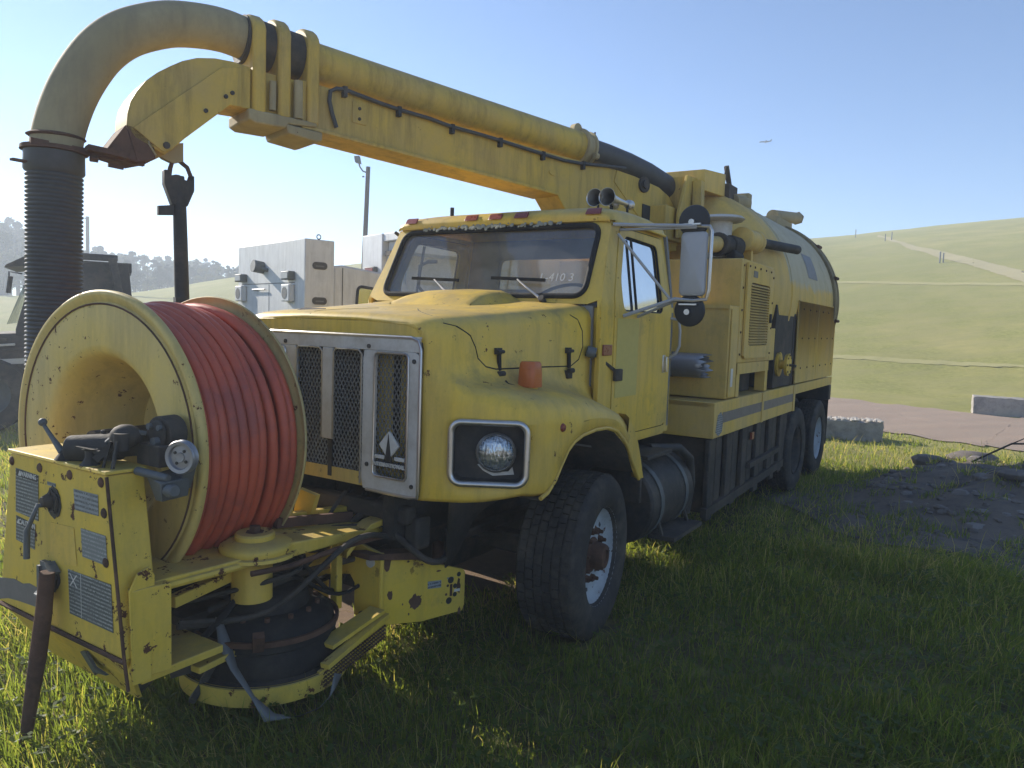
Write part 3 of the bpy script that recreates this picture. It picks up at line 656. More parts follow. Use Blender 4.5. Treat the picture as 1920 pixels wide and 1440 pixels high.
part('folded_mirror_frame', MB().tube([(1.1, 1.02, 2.42), (1.08, 1.10, 2.42), (1.02, 1.14, 2.38), (1.0, 1.14, 2.2), (1.04, 1.10, 2.14), (1.1, 1.02, 2.14)], .016, 8), RUBBER)
# air horns on the roof
for y, L in ((-.60, .30), (-.70, .36)):
    hz = 2.835
    hn = part('air_horn', MB().lathe([(.064, 0), (.060, .012), (.042, .05), (.030, .11), (.020, .22), (.016, L), (.034, L + .01), (.036, L + .05), (.01, L + .06)], (.86, y, hz), (1, 0, 0), 24), CHROME, solid=.002)
    part('horn_foot', MB().cyl((.86 + L, y, hz), (.86 + L, y, 2.73), .010, seg=8).cyl((.93, y, hz - .03), (.93, y, 2.74), .008, seg=8), BLACKM, parent=hn)
# ---- wheels
def make_wheel(wide=.40, r=.525, nut=True, white=True):
    w = MB(); h = wide / 2; sp = [(.292, -.12), (.30, -h * .80), (.33, -h * .95), (.40, -h * 1.0), (.46, -h * .96), (.497, -h * .88), (.512, -h * .78)]
    k = r / .525
    prof = [(a * k, b) for a, b in sp] + [(a * k, -b) for a, b in sp[::-1]]
    e = bpy.data.objects.new('wheel', None); COL.objects.link(e); e.parent = T
    obj('tyre', w.lathe(prof, (0, 0, 0), (0, 1, 0), 56), TYRE, e, sharp=60)
    tb = MB(); n = 52
    for row in range(6):
        y0 = -h * .80 + row * (h * 1.6 / 6) + .006; y1 = y0 + h * 1.6 / 6 - .012
        for i in range(n):
            a0 = 2 * math.pi * (i + .5 * (row % 2)) / n; a1 = a0 + 2 * math.pi / n * .80; ri, rr = r * .968, r * (1.0 if 0 < row < 5 else .992)
            P = lambda a, q, y: (q * math.sin(a), y, q * math.cos(a))
            tb.hexa([P(a0, ri, y0), P(a1, ri, y0), P(a1, ri, y1), P(a0, ri, y1), P(a0, rr, y0), P(a1, rr, y0), P(a1, rr, y1), P(a0, rr, y1)])
    obj('tread', tb, TYRE, e)
    return e, h
def rim(e, h, front, WHEELW=WHEELW):
    # outboard face at -y
    if front: prof = [(.306, -h * .70), (.322, -h * .78), (.320, -h * .85), (.302, -h * .84), (.286, -.138), (.272, -.112), (.245, -.098), (.20, -.094), (.15, -.100), (.11, -.104), (.10, -.09)]
    else: prof = [(.300, -h * .70), (.308, -h * .80), (.290, -h * .76), (.27, -h * .5), (.26, .0), (.22, .03), (.15, .07), (.09, .07)]
    obj('rim', MB().lathe(prof, (0, 0, 0), (0, 1, 0), 48), WHEELW, e, sharp=50, solid=.006)
    obj('brake_drum', MB().lathe([(.0, .06), (.24, .06), (.245, .12), (.25, h * .9), (0, h * .92)], (0, 0, 0), (0, 1, 0), 24), DARKM, e)
    if front:
        obj('hub', MB().lathe([(.112, -.09), (.108, -.115), (.085, -.125), (.078, -.185), (.070, -.200), (.045, -.203), (.040, -.190), (0, -.190)], (0, 0, 0), (0, 1, 0), 24), RUSTM, e)
        nm = make_mesh('lug_nut', MB().lathe([(.0, -.050), (.011, -.050), (.013, -.028), (.021, -.026), (.0235, -.004), (.032, .0), (.036, .010)], (0, 0, 0), (0, 1, 0), 6), RUSTM)
        for k in range(10):
            a = 2 * math.pi * k / 10 + .2; o = obj('lug_nut', nm, None, e); o.location = (.150 * math.sin(a), -.102, .150 * math.cos(a))
        hm_ = make_mesh('hand_hole', MB().cyl((0, -.1005, 0), (0, -.09, 0), .020, seg=14), DECB)
        for k in range(5):
            a = 2 * math.pi * k / 5 + .5; o = obj('hand_hole', hm_, None, e); o.location = (.222 * math.sin(a), .001, .222 * math.cos(a))
    else:
        obj('hub', MB().lathe([(.14, .07), (.13, .0), (.10, -.03), (.05, -.04), (0, -.04)], (0, 0, 0), (0, 1, 0), 20), WHEELW, e)
fwd, h_ = make_wheel(.40, .508); rim(fwd, h_, True)
fwd.location = (0, -1.01, .515); fwd.rotation_euler = (0, .3, R(6.5))
def copy_tree(o, parent):
    c = o.copy(); COL.objects.link(c); c.parent = parent
    for ch in [q for q in bpy.data.objects if q.parent == o]: copy_tree(ch, c)
    return c
c = copy_tree(fwd, T); c.location = (0, 1.01, .515); c.rotation_euler = (0, .7, math.pi + R(6.5))
rwd, h_ = make_wheel(.27, .515); rim(rwd, h_, False); rwd.location = (6.66, -1.07, .505)
rw2, h_ = make_wheel(.27, .515); rim(rw2, h_, False, DARKM); rw2.location = (5.33, -1.07, .505)
for x, y in ((5.33, -.76), (6.66, -.76), (5.33, 1.07), (6.66, 1.07), (5.33, .76), (6.66, .76)):
    c = copy_tree(rw2 if abs(y) < 1 else rwd, T); c.location = (x, y, .505); c.rotation_euler = (0, rnd.uniform(0, 6), 0 if y < 0 else math.pi)
# ---- chassis
fr_ = part('chassis_rail', MB().box(-1.05, 7.3, -.45, -.37, .72, .98), BLACKM); part('chassis_rail', MB().box(-1.05, 7.3, .37, .45, .72, .98), BLACKM)
part('front_axle', MB().bar((0, -.85, .50), (0, .85, .50), .12, .13).box(-.45, .45, -.47, -.38, .58, .64).box(-.45, .45, .38, .47, .58, .64), DARKM, bevel=.02)
part('steering_link', MB().cyl((.25, -.8, .42), (.25, .8, .42), .02).cyl((-.5, -.3, .62), (.1, -.55, .5), .025), DARKM)
for x in (5.33, 6.66): part('rear_axle', MB().cyl((x, -1.0, .5), (x, 1.0, .5), .09).sphere((x, 0, .5), .24), DARKM)
part('engine_block', MB().box(-.75, .3, -.30, .32, .72, 1.5).box(-.6, .1, -.24, .26, .45, .72).cyl((-.98, 0, 1.35), (-.75, 0, 1.35), .3), DARKM, bevel=.04)
part('crossmember', MB().box(-1.02, -.94, -.52, .52, .80, .90).box(-.98, -.86, -.56, -.46, .66, .84).box(-.95, -.85, -.4, .4, .4, .6), DARKM, bevel=.02)
part('underbody_sun_block', MB().box(-.9, 1.6, -.34, .36, .36, .72), DARKM, bevel=.03)  # bulk added under the engine to keep sunlight off the dirt
part('hood_sun_block', MB().box(-1.0, -.55, .60, .64, .55, 1.25).box(-.95, -.55, -.50, -.46, .95, 1.3), DARKM)  # panels added to stop sun leaking in under the hood
part('gearbox', MB().cyl((.3, 0, .85), (1.6, 0, .8), .22).cyl((1.6, 0, .78), (5.2, 0, .6), .06), DARKM)
ft = part('fuel_tank', MB().cyl((.78, -.90, .66), (1.62, -.90, .66), .30, seg=32), BLACKM, bevel=.02)
for x in (.95, 1.45): part('tank_strap', MB().lathe([(.303, -.03), (.309, -.03), (.309, .03), (.303, .03)], (x, -.90, .66), (1, 0, 0), 32), GREYM, parent=ft)
part('cab_step', MB().box(.74, 1.20, -1.16, -.86, 1.0, 1.03).box(.72, .75, -1.12, -.9, .7, 1.02), BLACKM, bevel=.006)
part('lower_step', MB().bar((.95, -1.2, .42), (1.55, -1.2, .42), .2, .03).bar((.98, -1.2, .42), (.98, -1.1, .72), .03, .02).bar((1.5, -1.2, .42), (1.5, -1.1, .72), .03, .02), DARKM)
part('fender_bolt', MB().cyl((.80, -1.03, 1.0), (.80, -1.03, 1.09), .016, seg=8), CHROME)
part('low_sun_block', MB().box(.58, 1.65, .62, 1.15, .28, 1.1).box(2.1, 4.7, .62, 1.16, .36, 1.26), DARKM, bevel=.02)  # unseen boxes added on the far side to block low sun
part('chassis_deck_plate', MB().box(1.5, 7.2, -.5, .5, .98, 1.02).box(.3, 1.5, -.4, .4, .98, 1.08), BLACKM)
# dark side boxes and hanging plates under the deck
ub = part('under_deck_locker', MB().box(2.15, 4.6, -1.10, -.5, .34, 1.0), DARKM, bevel=.02)
for i, x in enumerate(np.linspace(2.05, 4.75, 12)):
    part('hanging_plate', MB().box(x, x + .16, -1.17 + .02 * (i % 2), -1.13 + .02 * (i % 2), .30 + .05 * ((i * 7) % 3), 1.0), DARKM if i % 3 else BLACKM, parent=ub, bevel=.008)
part('small_red_lamp', MB().box(3.3, 3.38, -1.185, -1.165, .86, .93), REDL)
part('hose_tray', MB().bar((2.0, -1.16, .38), (4.7, -1.16, .44), .05, .08).bar((3.2, -1.19, .62), (4.4, -1.19, .64), .04, .05), DARKM)
part('curved_pipe', MB().tube([(1.15, -1.0, 1.02), (1.45, -1.12, 1.0), (1.62, -1.15, .9), (1.68, -1.15, .7), (1.68, -1.12, .45)], .035, 10), BLACKM)
# ---- deck and side panels
dk = part('deck', MB().box(2.03, 7.25, -1.15, 1.15, 1.27, 1.305), Y_TANK)
part('deck_front_panel', MB().box(2.03, 2.045, -1.2, -.3, 1.01, 1.312), Y_TANK, bevel=.004)
sp_ = part('deck_side_panel', MB().box(2.046, 4.99, -1.2, -1.185, 1.012, 1.312), Y_TANK, bevel=.004)
part('panel_stripe', MB().box(2.25, 4.90, -1.203, -1.2005, 1.125, 1.215), STRIPE, parent=sp_)
for x0, x1 in ((3.52, 3.58), (4.90, 4.985)): part('panel_post', MB().box(x0, x1, -1.21, -1.2, 1.012, 1.31), Y_TANK, parent=sp_)
part('torn_label', MB().prism([(2.08, -1.203, 1.06), (2.12, -1.203, 1.20), (2.20, -1.203, 1.225), (2.28, -1.203, 1.16), (2.25, -1.203, 1.05), (2.16, -1.203, 1.02)], (0, .0018, 0)), DEC_L, parent=sp_)
part('deck_rear_beam', MB().box(5.0, 7.32, -1.2, -1.185, 1.20, 1.312), Y_TANK, bevel=.004)
part('tail_bumper', MB().box(7.25, 7.38, -1.19, 1.19, .98, 1.19), BLACKM, bevel=.01)
part('mud_flap', MB().box(7.28, 7.30, -1.18, -.6, .35, .98), RUBBER)
part('deck_passenger_panel', MB().box(2.03, 7.3, 1.185, 1.2, 1.2, 1.312), Y_TANK)
# ---- lower machinery cabinet with the galvanised duct
lc_ = part('lower_cabinet', MB().box(2.40, 2.68, -1.17, .9, 1.315, 2.13), Y_TANK, bevel=.008)
part('cabinet_door', MB().box(2.43, 2.60, -1.183, -1.172, 1.33, 2.10), Y_TANK, parent=lc_, bevel=.004)
part('white_label', MB().box(2.47, 2.53, -1.187, -1.1835, 1.42, 1.58), EMW, parent=lc_)
part('cabinet_lip', MB().box(2.385, 2.40, -1.17, .3, 2.10, 2.135), Y_TANK, parent=lc_)
part('cabinet_frame', MB().tube([(2.39, -.92, 2.08), (2.39, -.92, 2.25), (2.39, -.74, 2.25), (2.39, -.74, 2.08)], .010, 8), Y_TANK, parent=lc_)
rows = []
for i in range(33):
    a = 2 * math.pi * i / 32; jag = [.0, .05, -.03, .02][i % 4] if i < 32 else 0
    rows.append([(2.28 + .105 * math.cos(a), y, 1.60 + .105 * math.sin(a)) for y in (-.30, -.6, -.95, -1.03 + jag)])
part('torn_exhaust_duct', MB().grid(rows), GALV, solid=.004)
part('duct_clamp', MB().lathe([(.106, 0), (.112, .0), (.112, .03), (.106, .03)], (2.28, -.7, 1.60), (0, -1, 0), 32), GREYM)
# ---- engine enclosure with louvres
en_ = part('engine_enclosure', MB().box(2.70, 3.80, -1.17, .95, 1.62, 2.56), Y_TANK, bevel=.01)
part('enclosure_legs', MB().box(2.70, 2.80, -1.17, -1.07, 1.315, 1.62).box(3.70, 3.80, -1.17, -1.07, 1.315, 1.62).box(2.70, 3.80, -1.175, -1.12, 1.52, 1.62), Y_TANK, parent=en_)
part('enclosure_void', MB().box(2.81, 3.69, -1.02, .9, 1.316, 1.52), DARKM, parent=en_)
lf = part('louvre_frame', ring_panel([(2.80, 1.66), (3.74, 1.66), (3.74, 2.53), (2.80, 2.53)], [(2.93, 1.78), (3.60, 1.78), (3.60, 2.36), (2.93, 2.36)], lambda u, v: (u, -1.195, v), (0, .02, 0), 64, 2), Y_TANK, parent=en_)
part('louvre_recess', MB().box(2.93, 3.60, -1.176, -1.1725, 1.78, 2.36), DECB, parent=en_)
sm = make_mesh('louvre_slat', MB().hexa([(-.335, -.024, -.011), (.335, -.024, -.011), (.335, -.002, .006), (-.335, -.002, .006), (-.335, -.026, -.008), (.335, -.026, -.008), (.335, -.002, .011), (-.335, -.002, .011)]), Y_TANK)
for k in range(22):
    o = obj('louvre_slat', sm, None, en_); o.location = (3.265, -1.178, 1.80 + k * .0256)
bm_ = make_mesh('bolt', MB().lathe([(0, -.008), (.009, -.007), (.011, 0)], (0, 0, 0), (0, 1, 0), 8), RUSTM)
for x, z in [(2.74, 2.50), (2.74, 2.3), (2.74, 2.1), (2.74, 1.9), (2.74, 1.7), (2.84, 2.50), (3.0, 2.5), (3.2, 2.5), (3.4, 2.5), (3.6, 2.5), (3.7, 2.45), (3.7, 2.2), (3.7, 1.95), (3.7, 1.7)]:
    o = obj('bolt', bm_, None, en_); o.location = (x, -1.197 if x > 2.8 else -1.172, z)
part('blue_tag', MB().box(2.98, 3.12, -1.198, -1.1955, 2.41, 2.47), STRIPE, parent=en_)
part('enclosure_latch', MB().box(3.63, 3.67, -1.215, -1.196, 2.0, 2.09), DARKM, parent=en_, bevel=.004)
part('side_pump_box', MB().box(3.81, 4.02, -1.17, -.8, 1.62, 1.95), Y_TANK, bevel=.006)
part('sun_block_box', MB().box(1.60, 3.9, .70, 1.15, 1.27, 2.72), Y_TANK, bevel=.03)  # box added behind the cab to block sun from the near grass
part('air_cleaner', MB().cyl((1.72, -.35, 1.3), (1.72, -.35, 2.12), .17), DARKM, bevel=.02)
# dark box painted in for the shade inside the bay, and pump
part('bay_shade', MB().box(4.05, 4.93, -1.165, .7, 1.32, 2.20).box(3.85, 4.05, -.9, .7, 1.32, 1.6), DARKM)
part('bay_post', MB().box(4.86, 4.95, -1.17, -1.05, 1.315, 2.25), BLACKM)
pv = part('valve_flange', MB().lathe([(.05, .0), (.125, .0), (.13, -.03), (.05, -.035), (.045, -.09), (.115, -.095), (.12, -.125), (.03, -.13), (0, -.13)], (4.22, -1.16, 1.57), (0, 1, 0), 24), Y_CAB)
part('valve_pipe', MB().cyl((4.22, -1.0, 1.57), (4.22, -.6, 1.57), .06).cyl((4.22, -1.28, 1.57), (4.22, -1.36, 1.56), .014), DARKM, parent=pv)
for k in range(8):
    a = 2 * math.pi * k / 8; o = obj('flange_bolt', bm_, None, pv); o.location = (4.22 + .1 * math.cos(a), -1.29, 1.57 + .1 * math.sin(a))
# bolted side panels at the back
for x0, x1 in ((4.96, 6.10), (6.12, 7.30)):
    p_ = part('rear_side_panel', MB().box(x0, x1, -1.2, -1.18, 1.325, 2.27).box(x0, x1, -1.2, -1.12, 2.27, 2.29), Y_TANK, bevel=.006)
    for z in (1.50, 1.85, 2.19):
        for k in range(3):
            o = obj('bolt', bm_, None, p_); o.location = (x0 + .22 + k * (x1 - x0 - .4) / 2, -1.202, z)
# ---- debris tank
TZc, TR = 2.31, 1.185
prof = [(.0, 3.50), (.35, 3.52), (.7, 3.62), (.95, 3.76), (1.10, 3.92), (1.17, 4.08), (TR, 4.16), (TR, 4.62), (TR, 5.6), (TR, 6.6), (TR, 7.24)]
tk = part('debris_tank', MB().lathe([(r_, h_ ) for r_, h_ in prof], (0, 0, TZc), (1, 0, 0), 72), Y_TANK, sharp=60)
part('tank_ring', MB().lathe([(TR, 7.10), (TR + .03, 7.11), (TR + .035, 7.15), (TR + .035, 7.26), (TR + .02, 7.28), (TR + .04, 7.29), (TR + .04, 7.36), (TR - .02, 7.38), (.7, 7.52), (0, 7.56)], (0, 0, TZc), (1, 0, 0), 72), plain('ring_paint', (.24, .19, .09), .7, 0, .3, 5, .4, .3, (.12, .09, .05)), parent=tk, sharp=50)
part('tank_band', MB().lathe([(TR, 4.58), (TR + .012, 4.585), (TR + .012, 4.63), (TR, 4.635)], (0, 0, TZc), (1, 0, 0), 72), Y_TANK, parent=tk)
for a in (18, 42, -10):
    aa = R(a); c_ = Vector((7.30, -(TR + .05) * math.cos(aa), TZc + (TR + .05) * math.sin(aa)))
    part('door_clamp', MB().cyl(c_ - Vector((.10, 0, 0)), c_ + Vector((.1, 0, 0)), .022, seg=10).bar(c_ - Vector((.06, 0, .02)), c_ - Vector((.06, -.08, -.04)), .05, .04), RUSTM, parent=tk)
# faded emblem decal on the tank wall, curved with it
rows = []
for i in range(7):
    aa = R(13 + 2.6 * i); rows.append([(x_, -(TR + .003) * math.cos(aa), TZc + (TR + .003) * math.sin(aa)) for x_ in np.linspace(5.55, 6.1, 5)])
part('faded_tank_decal', MB().grid(rows), STRIPE, parent=tk)
part('hoist_tube', MB().cyl((6.75, -.38, 3.52), (8.05, -.42, 3.66), .085, seg=20).cyl((8.05, -.42, 3.66), (8.09, -.42, 3.665), .10, seg=6).box(6.6, 7.5, -.48, -.28, 3.32, 3.50), Y_ELB, parent=tk)
part('vent_drum', MB().lathe([(0, 0), (.105, .0), (.115, .01), (.115, .05), (.105, .06), (.105, .40), (.118, .41), (.118, .46), (0, .47)], (3.20, -1.0, 2.79), (1, 0, .03), 28), Y_TANK, sharp=50)
part('drum_bracket', MB().box(3.42, 3.48, -1.04, -.96, 2.56, 2.70), Y_TANK, bevel=.004)
part('outlet_pipe', MB().cyl((3.66, -1.06, 2.80), (4.42, -1.25, 2.80), .048, seg=16), BLACKM)
part('dark_coupling', MB().cyl((2.84, -.90, 2.70), (3.02, -.93, 2.71), .085).cyl((3.02, -.93, 2.71), (3.16, -.97, 2.70), .10).cyl((2.80, -.89, 2.70), (2.85, -.90, 2.70), .11).cyl((2.95, -.98, 2.62), (3.1, -1.02, 2.60), .05), DARKM, bevel=.01)
part('cap_plate', MB().lathe([(0, .03), (.20, .025), (.225, 0), (.20, -.02), (0, -.025)], (3.10, -.82, 2.965), (0, 0, 1), 28).cyl((3.10, -.82, 2.6), (3.10, -.82, 2.95), .11), ALU)
part('suction_crosspipe', MB().tube([(2.3, -.82, 2.67), (2.6, -.86, 2.68), (2.82, -.89, 2.70)], .075, 14), Y_TANK)
# turret and top hatch group
tu = part('boom_turret', MB().cyl((3.10, .06, 2.2), (3.10, .06, 2.78), .36, seg=28).box(2.86, 3.5, -.36, .34, 2.78, 3.10), Y_BOOM, bevel=.01)
part('turret_plate', MB().prism([(3.05, -.42, 3.05), (3.25, -.42, 3.44), (3.62, -.42, 3.46), (3.75, -.42, 2.9), (3.05, -.42, 2.8)], (0, .03, 0)).prism([(3.05, .3, 3.05), (3.25, .3, 3.44), (3.62, .3, 3.46), (3.75, .3, 2.9), (3.05, .3, 2.8)], (0, .03, 0)), Y_BOOM, parent=tu, bevel=.004)
part('turret_web', MB().box(3.30, 3.36, -.39, .3, 2.9, 3.44).bar((3.42, -.47, 3.40), (3.38, -.5, 2.88), .09, .10), Y_BOOM, parent=tu)
part('top_cover', MB().hexa([(3.52, -.50, 3.33), (4.15, -.52, 3.36), (4.15, .1, 3.36), (3.5, .1, 3.36), (3.50, -.50, 3.54), (4.12, -.52, 3.60), (4.12, .1, 3.6), (3.5, .1, 3.54)]), Y_TANK, bevel=.006)
part('hatch_bracket', MB().bar((4.12, -.50, 3.42), (4.42, -.50, 3.42), .14, .16).bar((4.14, -.50, 3.50), (4.19, -.5, 3.70), .022, .022).bar((4.19, -.5, 3.70), (4.36, -.5, 3.48), .05, .04).bar((4.08, -.5, 3.54), (4.15, -.5, 3.58), .025, .025), DARKM, bevel=.006)
part('top_stub', MB().cyl((4.3, -.55, 3.33), (4.62, -.60, 3.36), .085).box(4.55, 4.68, -.66, -.52, 3.27, 3.46), Y_ELB)
# ---- boom, in its own vertical plane (s towards the tip, o across, z up)
PIN = Vector((2.78, -.15, 0)); BH = Vector((-.958, .287, 0)); BN = Vector((.287, .958, 0))
def BP(s, o, z): return PIN + BH * s + BN * o + Vector((0, 0, z))
bo = part('boom', MB().prism([BP(s, .0, z) for s, z in [(3.50, 3.155), (3.50, 3.46), (1.14, 3.37), (.42, 3.365), (.14, 3.335), (-.02, 3.30), (-.23, 3.28), (-.38, 3.22), (-.47, 3.13), (-.55, 2.95), (-.56, 2.7), (.0, 2.62), (.8, 2.80), (1.05, 2.93), (1.14, 3.03)]], BN * .30), Y_BOOM, bevel=.008)
part('boom_flange', MB().prism([BP(s, -.016, z) for s, z in [(3.50, 3.150), (3.50, 3.175), (1.16, 3.055), (1.14, 3.028)]], BN * .332).prism([BP(s, -.008, z) for s, z in [(.40, 3.36), (.14, 3.34), (-.22, 3.29), (-.38, 3.225), (-.47, 3.135), (-.56, 2.95), (-.56, 2.75), (-.3, 2.7), (.30, 3.15), (.43, 3.25)]], BN * .316), Y_BOOM, parent=bo, bevel=.004)
part('pivot_pin', MB().cyl(BP(.018, -.05, 3.28), BP(.018, .35, 3.28), .04, seg=16).cyl(BP(.018, -.03, 3.28), BP(.018, -.01, 3.28), .075, seg=20), DARKM, parent=bo)
part('boom_slot', MB().prism([BP(s, -.020, z) for s, z in [(.02, 3.10), (-.36, 3.06), (-.37, 2.94), (.02, 2.94)]], BN * .012), DECB, parent=bo)
part('boom_patch', MB().prism([BP(1.205 + .05 * math.cos(a), -.008, 3.215 + .025 * math.sin(a)) for a in [2 * math.pi * k / 14 for k in range(14)]], BN * .010), Y_BOOM, parent=bo)
part('service_plate', MB().prism([BP(s, -.006, z) for s, z in [(3.13, 3.26), (3.13, 3.40), (3.02, 3.395), (3.02, 3.255)]], BN * .008), Y_BOOM, parent=bo, bevel=.002)
for z in (3.29, 3.36): part('screw', MB().cyl(BP(3.075, -.012, z), BP(3.075, 0, z), .012, seg=8), DARKM, parent=bo)
tube = part('suction_tube', MB().tube([BP(3.45, .15, 3.637), BP(2.2, .15, 3.585), BP(.73, .15, 3.527)], .137, 36), Y_BOOM, sharp=50)
part('tube_flange', MB().lathe([(.137, 0), (.165, 0), (.168, .02), (.165, .035), (.140, .04), (.14, .10), (.160, .105), (.160, .125), (.12, .13)], BP(.78, .15, 3.529), (BP(.6, .15, 3.52) - BP(.78, .15, 3.529)), 32), Y_ELB, parent=tube)
part('flange_ear', MB().cyl(BP(.80, .12, 3.68), BP(.80, .18, 3.68), .05, seg=14).cyl(BP(.70, -.0, 3.44), BP(.66, .0, 3.44), .03, seg=8), Y_ELB, parent=tube)
part('flexible_hose', MB().tube([BP(.66, .15, 3.524), BP(.4, .15, 3.51), BP(.1, .15, 3.48), BP(-.2, .15, 3.435), BP(-.5, .15, 3.36), BP(-.75, .16, 3.25), BP(-.95, .18, 3.12)], [.113, .113, .115, .115, .118, .12, .12], 28), HOSEB)
part('hose_pin', MB().cyl(BP(.55, .15, 3.62), BP(.55, .15, 3.70), .008, seg=6), DARKM)
# clamping yokes at the tip
for s0, w, zt_ in ((3.79, .085, 3.80), (3.625, .085, 3.815), (3.425, .085, 3.81)):
    pr = [(-.03, 3.18), (-.03, 3.66)] + [(.15 - .19 * math.cos(a), 3.66 + (zt_ - 3.64) * math.sin(a)) for a in [math.pi * k / 12 for k in range(1, 12)]] + [(.33, 3.66), (.33, 3.18)]
    part('boom_yoke', MB().prism([BP(s0 - w / 2, o, z) for o, z in pr], BH * w), Y_BOOM, bevel=.018)
part('yoke_tube_section', MB().tube([BP(3.42, .15, 3.640), BP(3.62, .15, 3.65), BP(3.85, .15, 3.665)], .150, 32), DARKM)
part('inner_boom', MB().prism([BP(s, .02, z) for s, z in [(3.45, 3.19), (3.45, 3.45), (3.86, 3.455), (3.86, 3.19)]], BN * .26), Y_BOOM)
part('yoke_guide', MB().cyl(BP(3.70, -.01, 3.22), BP(3.70, -.01, 3.40), .022, seg=10).cyl(BP(3.53, -.015, 3.2), BP(3.53, -.015, 3.44), .03, seg=10), Y_ELB)
part('slide_pad', MB().prism([BP(s, -.03, z) for s, z in [(3.86, 3.135), (3.86, 3.20), (3.40, 3.195), (3.40, 3.165), (3.60, 3.150), (3.62, 3.12), (3.82, 3.115)]], BN * .36), Y_ELB, bevel=.01)
part('slide_pad', MB().prism([BP(s, -.03, z) for s, z in [(3.60, 3.09), (3.62, 3.15), (3.36, 3.14), (3.36, 3.085), (3.40, 3.07)]], BN * .36), Y_ELB, bevel=.01)
# elbow
cen = [(3.80, 3.668), (3.95, 3.685), (4.10, 3.675), (4.27, 3.640), (4.42, 3.575), (4.54, 3.50), (4.64, 3.40), (4.72, 3.28), (4.79, 3.14), (4.84, 3.0), (4.87, 2.88), (4.885, 2.78)]
def smooth(P, m=5):
    out = []
    for i in range(len(P) - 1):
        p0, p1, p2, p3 = Vector(P[max(i - 1, 0)]), Vector(P[i]), Vector(P[i + 1]), Vector(P[min(i + 2, len(P) - 1)])
        for k in range(m):
            t = k / m; out.append(.5 * ((2 * p1) + (p2 - p0) * t + (2 * p0 - 5 * p1 + 4 * p2 - p3) * t * t + (3 * p1 - p0 - 3 * p2 + p3) * t ** 3))
    return out + [Vector(P[-1])]
el = part('suction_elbow', MB().tube(smooth([BP(s, .15, z) for s, z in cen]), .130, 36), Y_ELB, sharp=50)
part('elbow_band', MB().lathe([(.13, .0), (.15, .0), (.15, .025), (.13, .03)], BP(4.885, .15, 2.80), (0, 0, -1), 32).lathe([(.132, .0), (.148, .01), (.132, .02)], BP(4.88, .15, 2.87), (0, 0, -1), 32), RUSTM, parent=el)
# corrugated hose hanging from the elbow
prof = []; z = 0; L = 2.15; pitch = .0235
while z < L:
    prof += [(.133, z), (.143, z + pitch * .28), (.143, z + pitch * .6), (.133, z + pitch * .9)]; z += pitch
top = BP(4.89, .15, 2.72); bot = BP(4.925, .15, .55)
sh_ = part('corrugated_suction_hose', MB().lathe(prof, top, bot - top, 48), HOSEB, sharp=60)
part('hose_cuff', MB().lathe([(.15, 0), (.152, .10), (.146, .11)], top + Vector((0, 0, .05)), bot - top, 36), HOSEB, parent=sh_)
part('cuff_ring', MB().lathe([(.14, -.012), (.165, -.012), (.168, .01), (.14, .012)], top + Vector((0, 0, .065)), (.0, 0, -1), 36).box(top.x - .22, top.x - .15, top.y - .02, top.y + .02, top.z - .03, top.z - .018), RUSTM, parent=sh_)
# jib plate with its rolled back, nose cone and hook
JB = [(3.84, 3.20), (3.84, 3.455), (3.951, 3.465), (4.06, 3.458), (4.165, 3.434), (4.25, 3.395), (4.317, 3.350), (4.39, 3.295), (4.449, 3.238), (4.50, 3.165), (4.534, 3.10), (4.55, 3.03), (4.555, 2.962), (4.51, 2.90), (4.35, 2.833), (4.245, 2.94), (3.973, 3.195)]
jb = part('jib', MB().prism([BP(s, -.0, z) for s, z in JB], BN * .28), Y_BOOM, bevel=.004)
part('jib_side_plate', MB().prism([BP(s, -.014, z) for s, z in [(3.973, 3.195), (4.245, 2.94), (4.32, 2.86), (4.36, 2.845), (4.40, 2.87), (4.52, 2.955), (4.464, 3.01), (4.022, 3.412), (3.90, 3.44), (3.90, 3.2)]], BN * .012), Y_BOOM, parent=jb, bevel=.003)
part('nose_cone', MB().hexa([BP(4.40, .0, 2.80), BP(4.50, .0, 2.765), BP(4.50, .28, 2.765), BP(4.40, .28, 2.80), BP(4.42, .0, 2.96), BP(4.555, .0, 2.965), BP(4.555, .28, 2.965), BP(4.42, .28, 2.96)]).prism([BP(4.50, .0, 2.765), BP(4.665, .02, 2.80), BP(4.56, .0, 2.965)], BN * .28), RUSTM, parent=jb, bevel=.004)
part('jib_rib', MB().tube([BP(4.42, -.004, 2.96), BP(4.44, -.006, 2.88), BP(4.40, -.004, 2.82)], .006, 6), Y_ELB, parent=jb)
part('hose_bracket', MB().bar(BP(5.02, .05, 2.80), BP(4.45, .06, 2.775), .04, .035).bar(BP(4.76, .0, 2.80), BP(4.55, .0, 2.785), .10, .03).bar(BP(4.64, .06, 2.735), BP(4.56, .06, 2.73), .02, .02).cyl(BP(4.74, .02, 2.75), BP(4.70, .02, 2.75), .018, seg=8), RUSTM, parent=jb)
for s, z in ((3.96, 3.27), (4.0, 3.24), (4.12, 3.13), (4.345, 2.885)):
    part('jib_bolt', MB().cyl(BP(s, -.024, z), BP(s, -.01, z), .020 if s > 4.3 else .013, seg=10), DARKM, parent=jb)
part('hook_lug', MB().prism([BP(s, .10, z) for s, z in [(4.30, 2.92), (4.39, 2.88), (4.33, 2.83), (4.27, 2.81), (4.215, 2.83), (4.215, 2.94)]], BN * .05), Y_ELB, parent=jb)
part('shackle', MB().tube([BP(4.31, .125, 2.87), BP(4.27, .125, 2.83), BP(4.285, .125, 2.78), BP(4.295, .125, 2.70), BP(4.27, .125, 2.665), BP(4.22, .125, 2.66), BP(4.185, .125, 2.69), BP(4.165, .125, 2.75), BP(4.185, .125, 2.80), BP(4.25, .125, 2.845)], .014, 8), RUSTM, parent=jb)
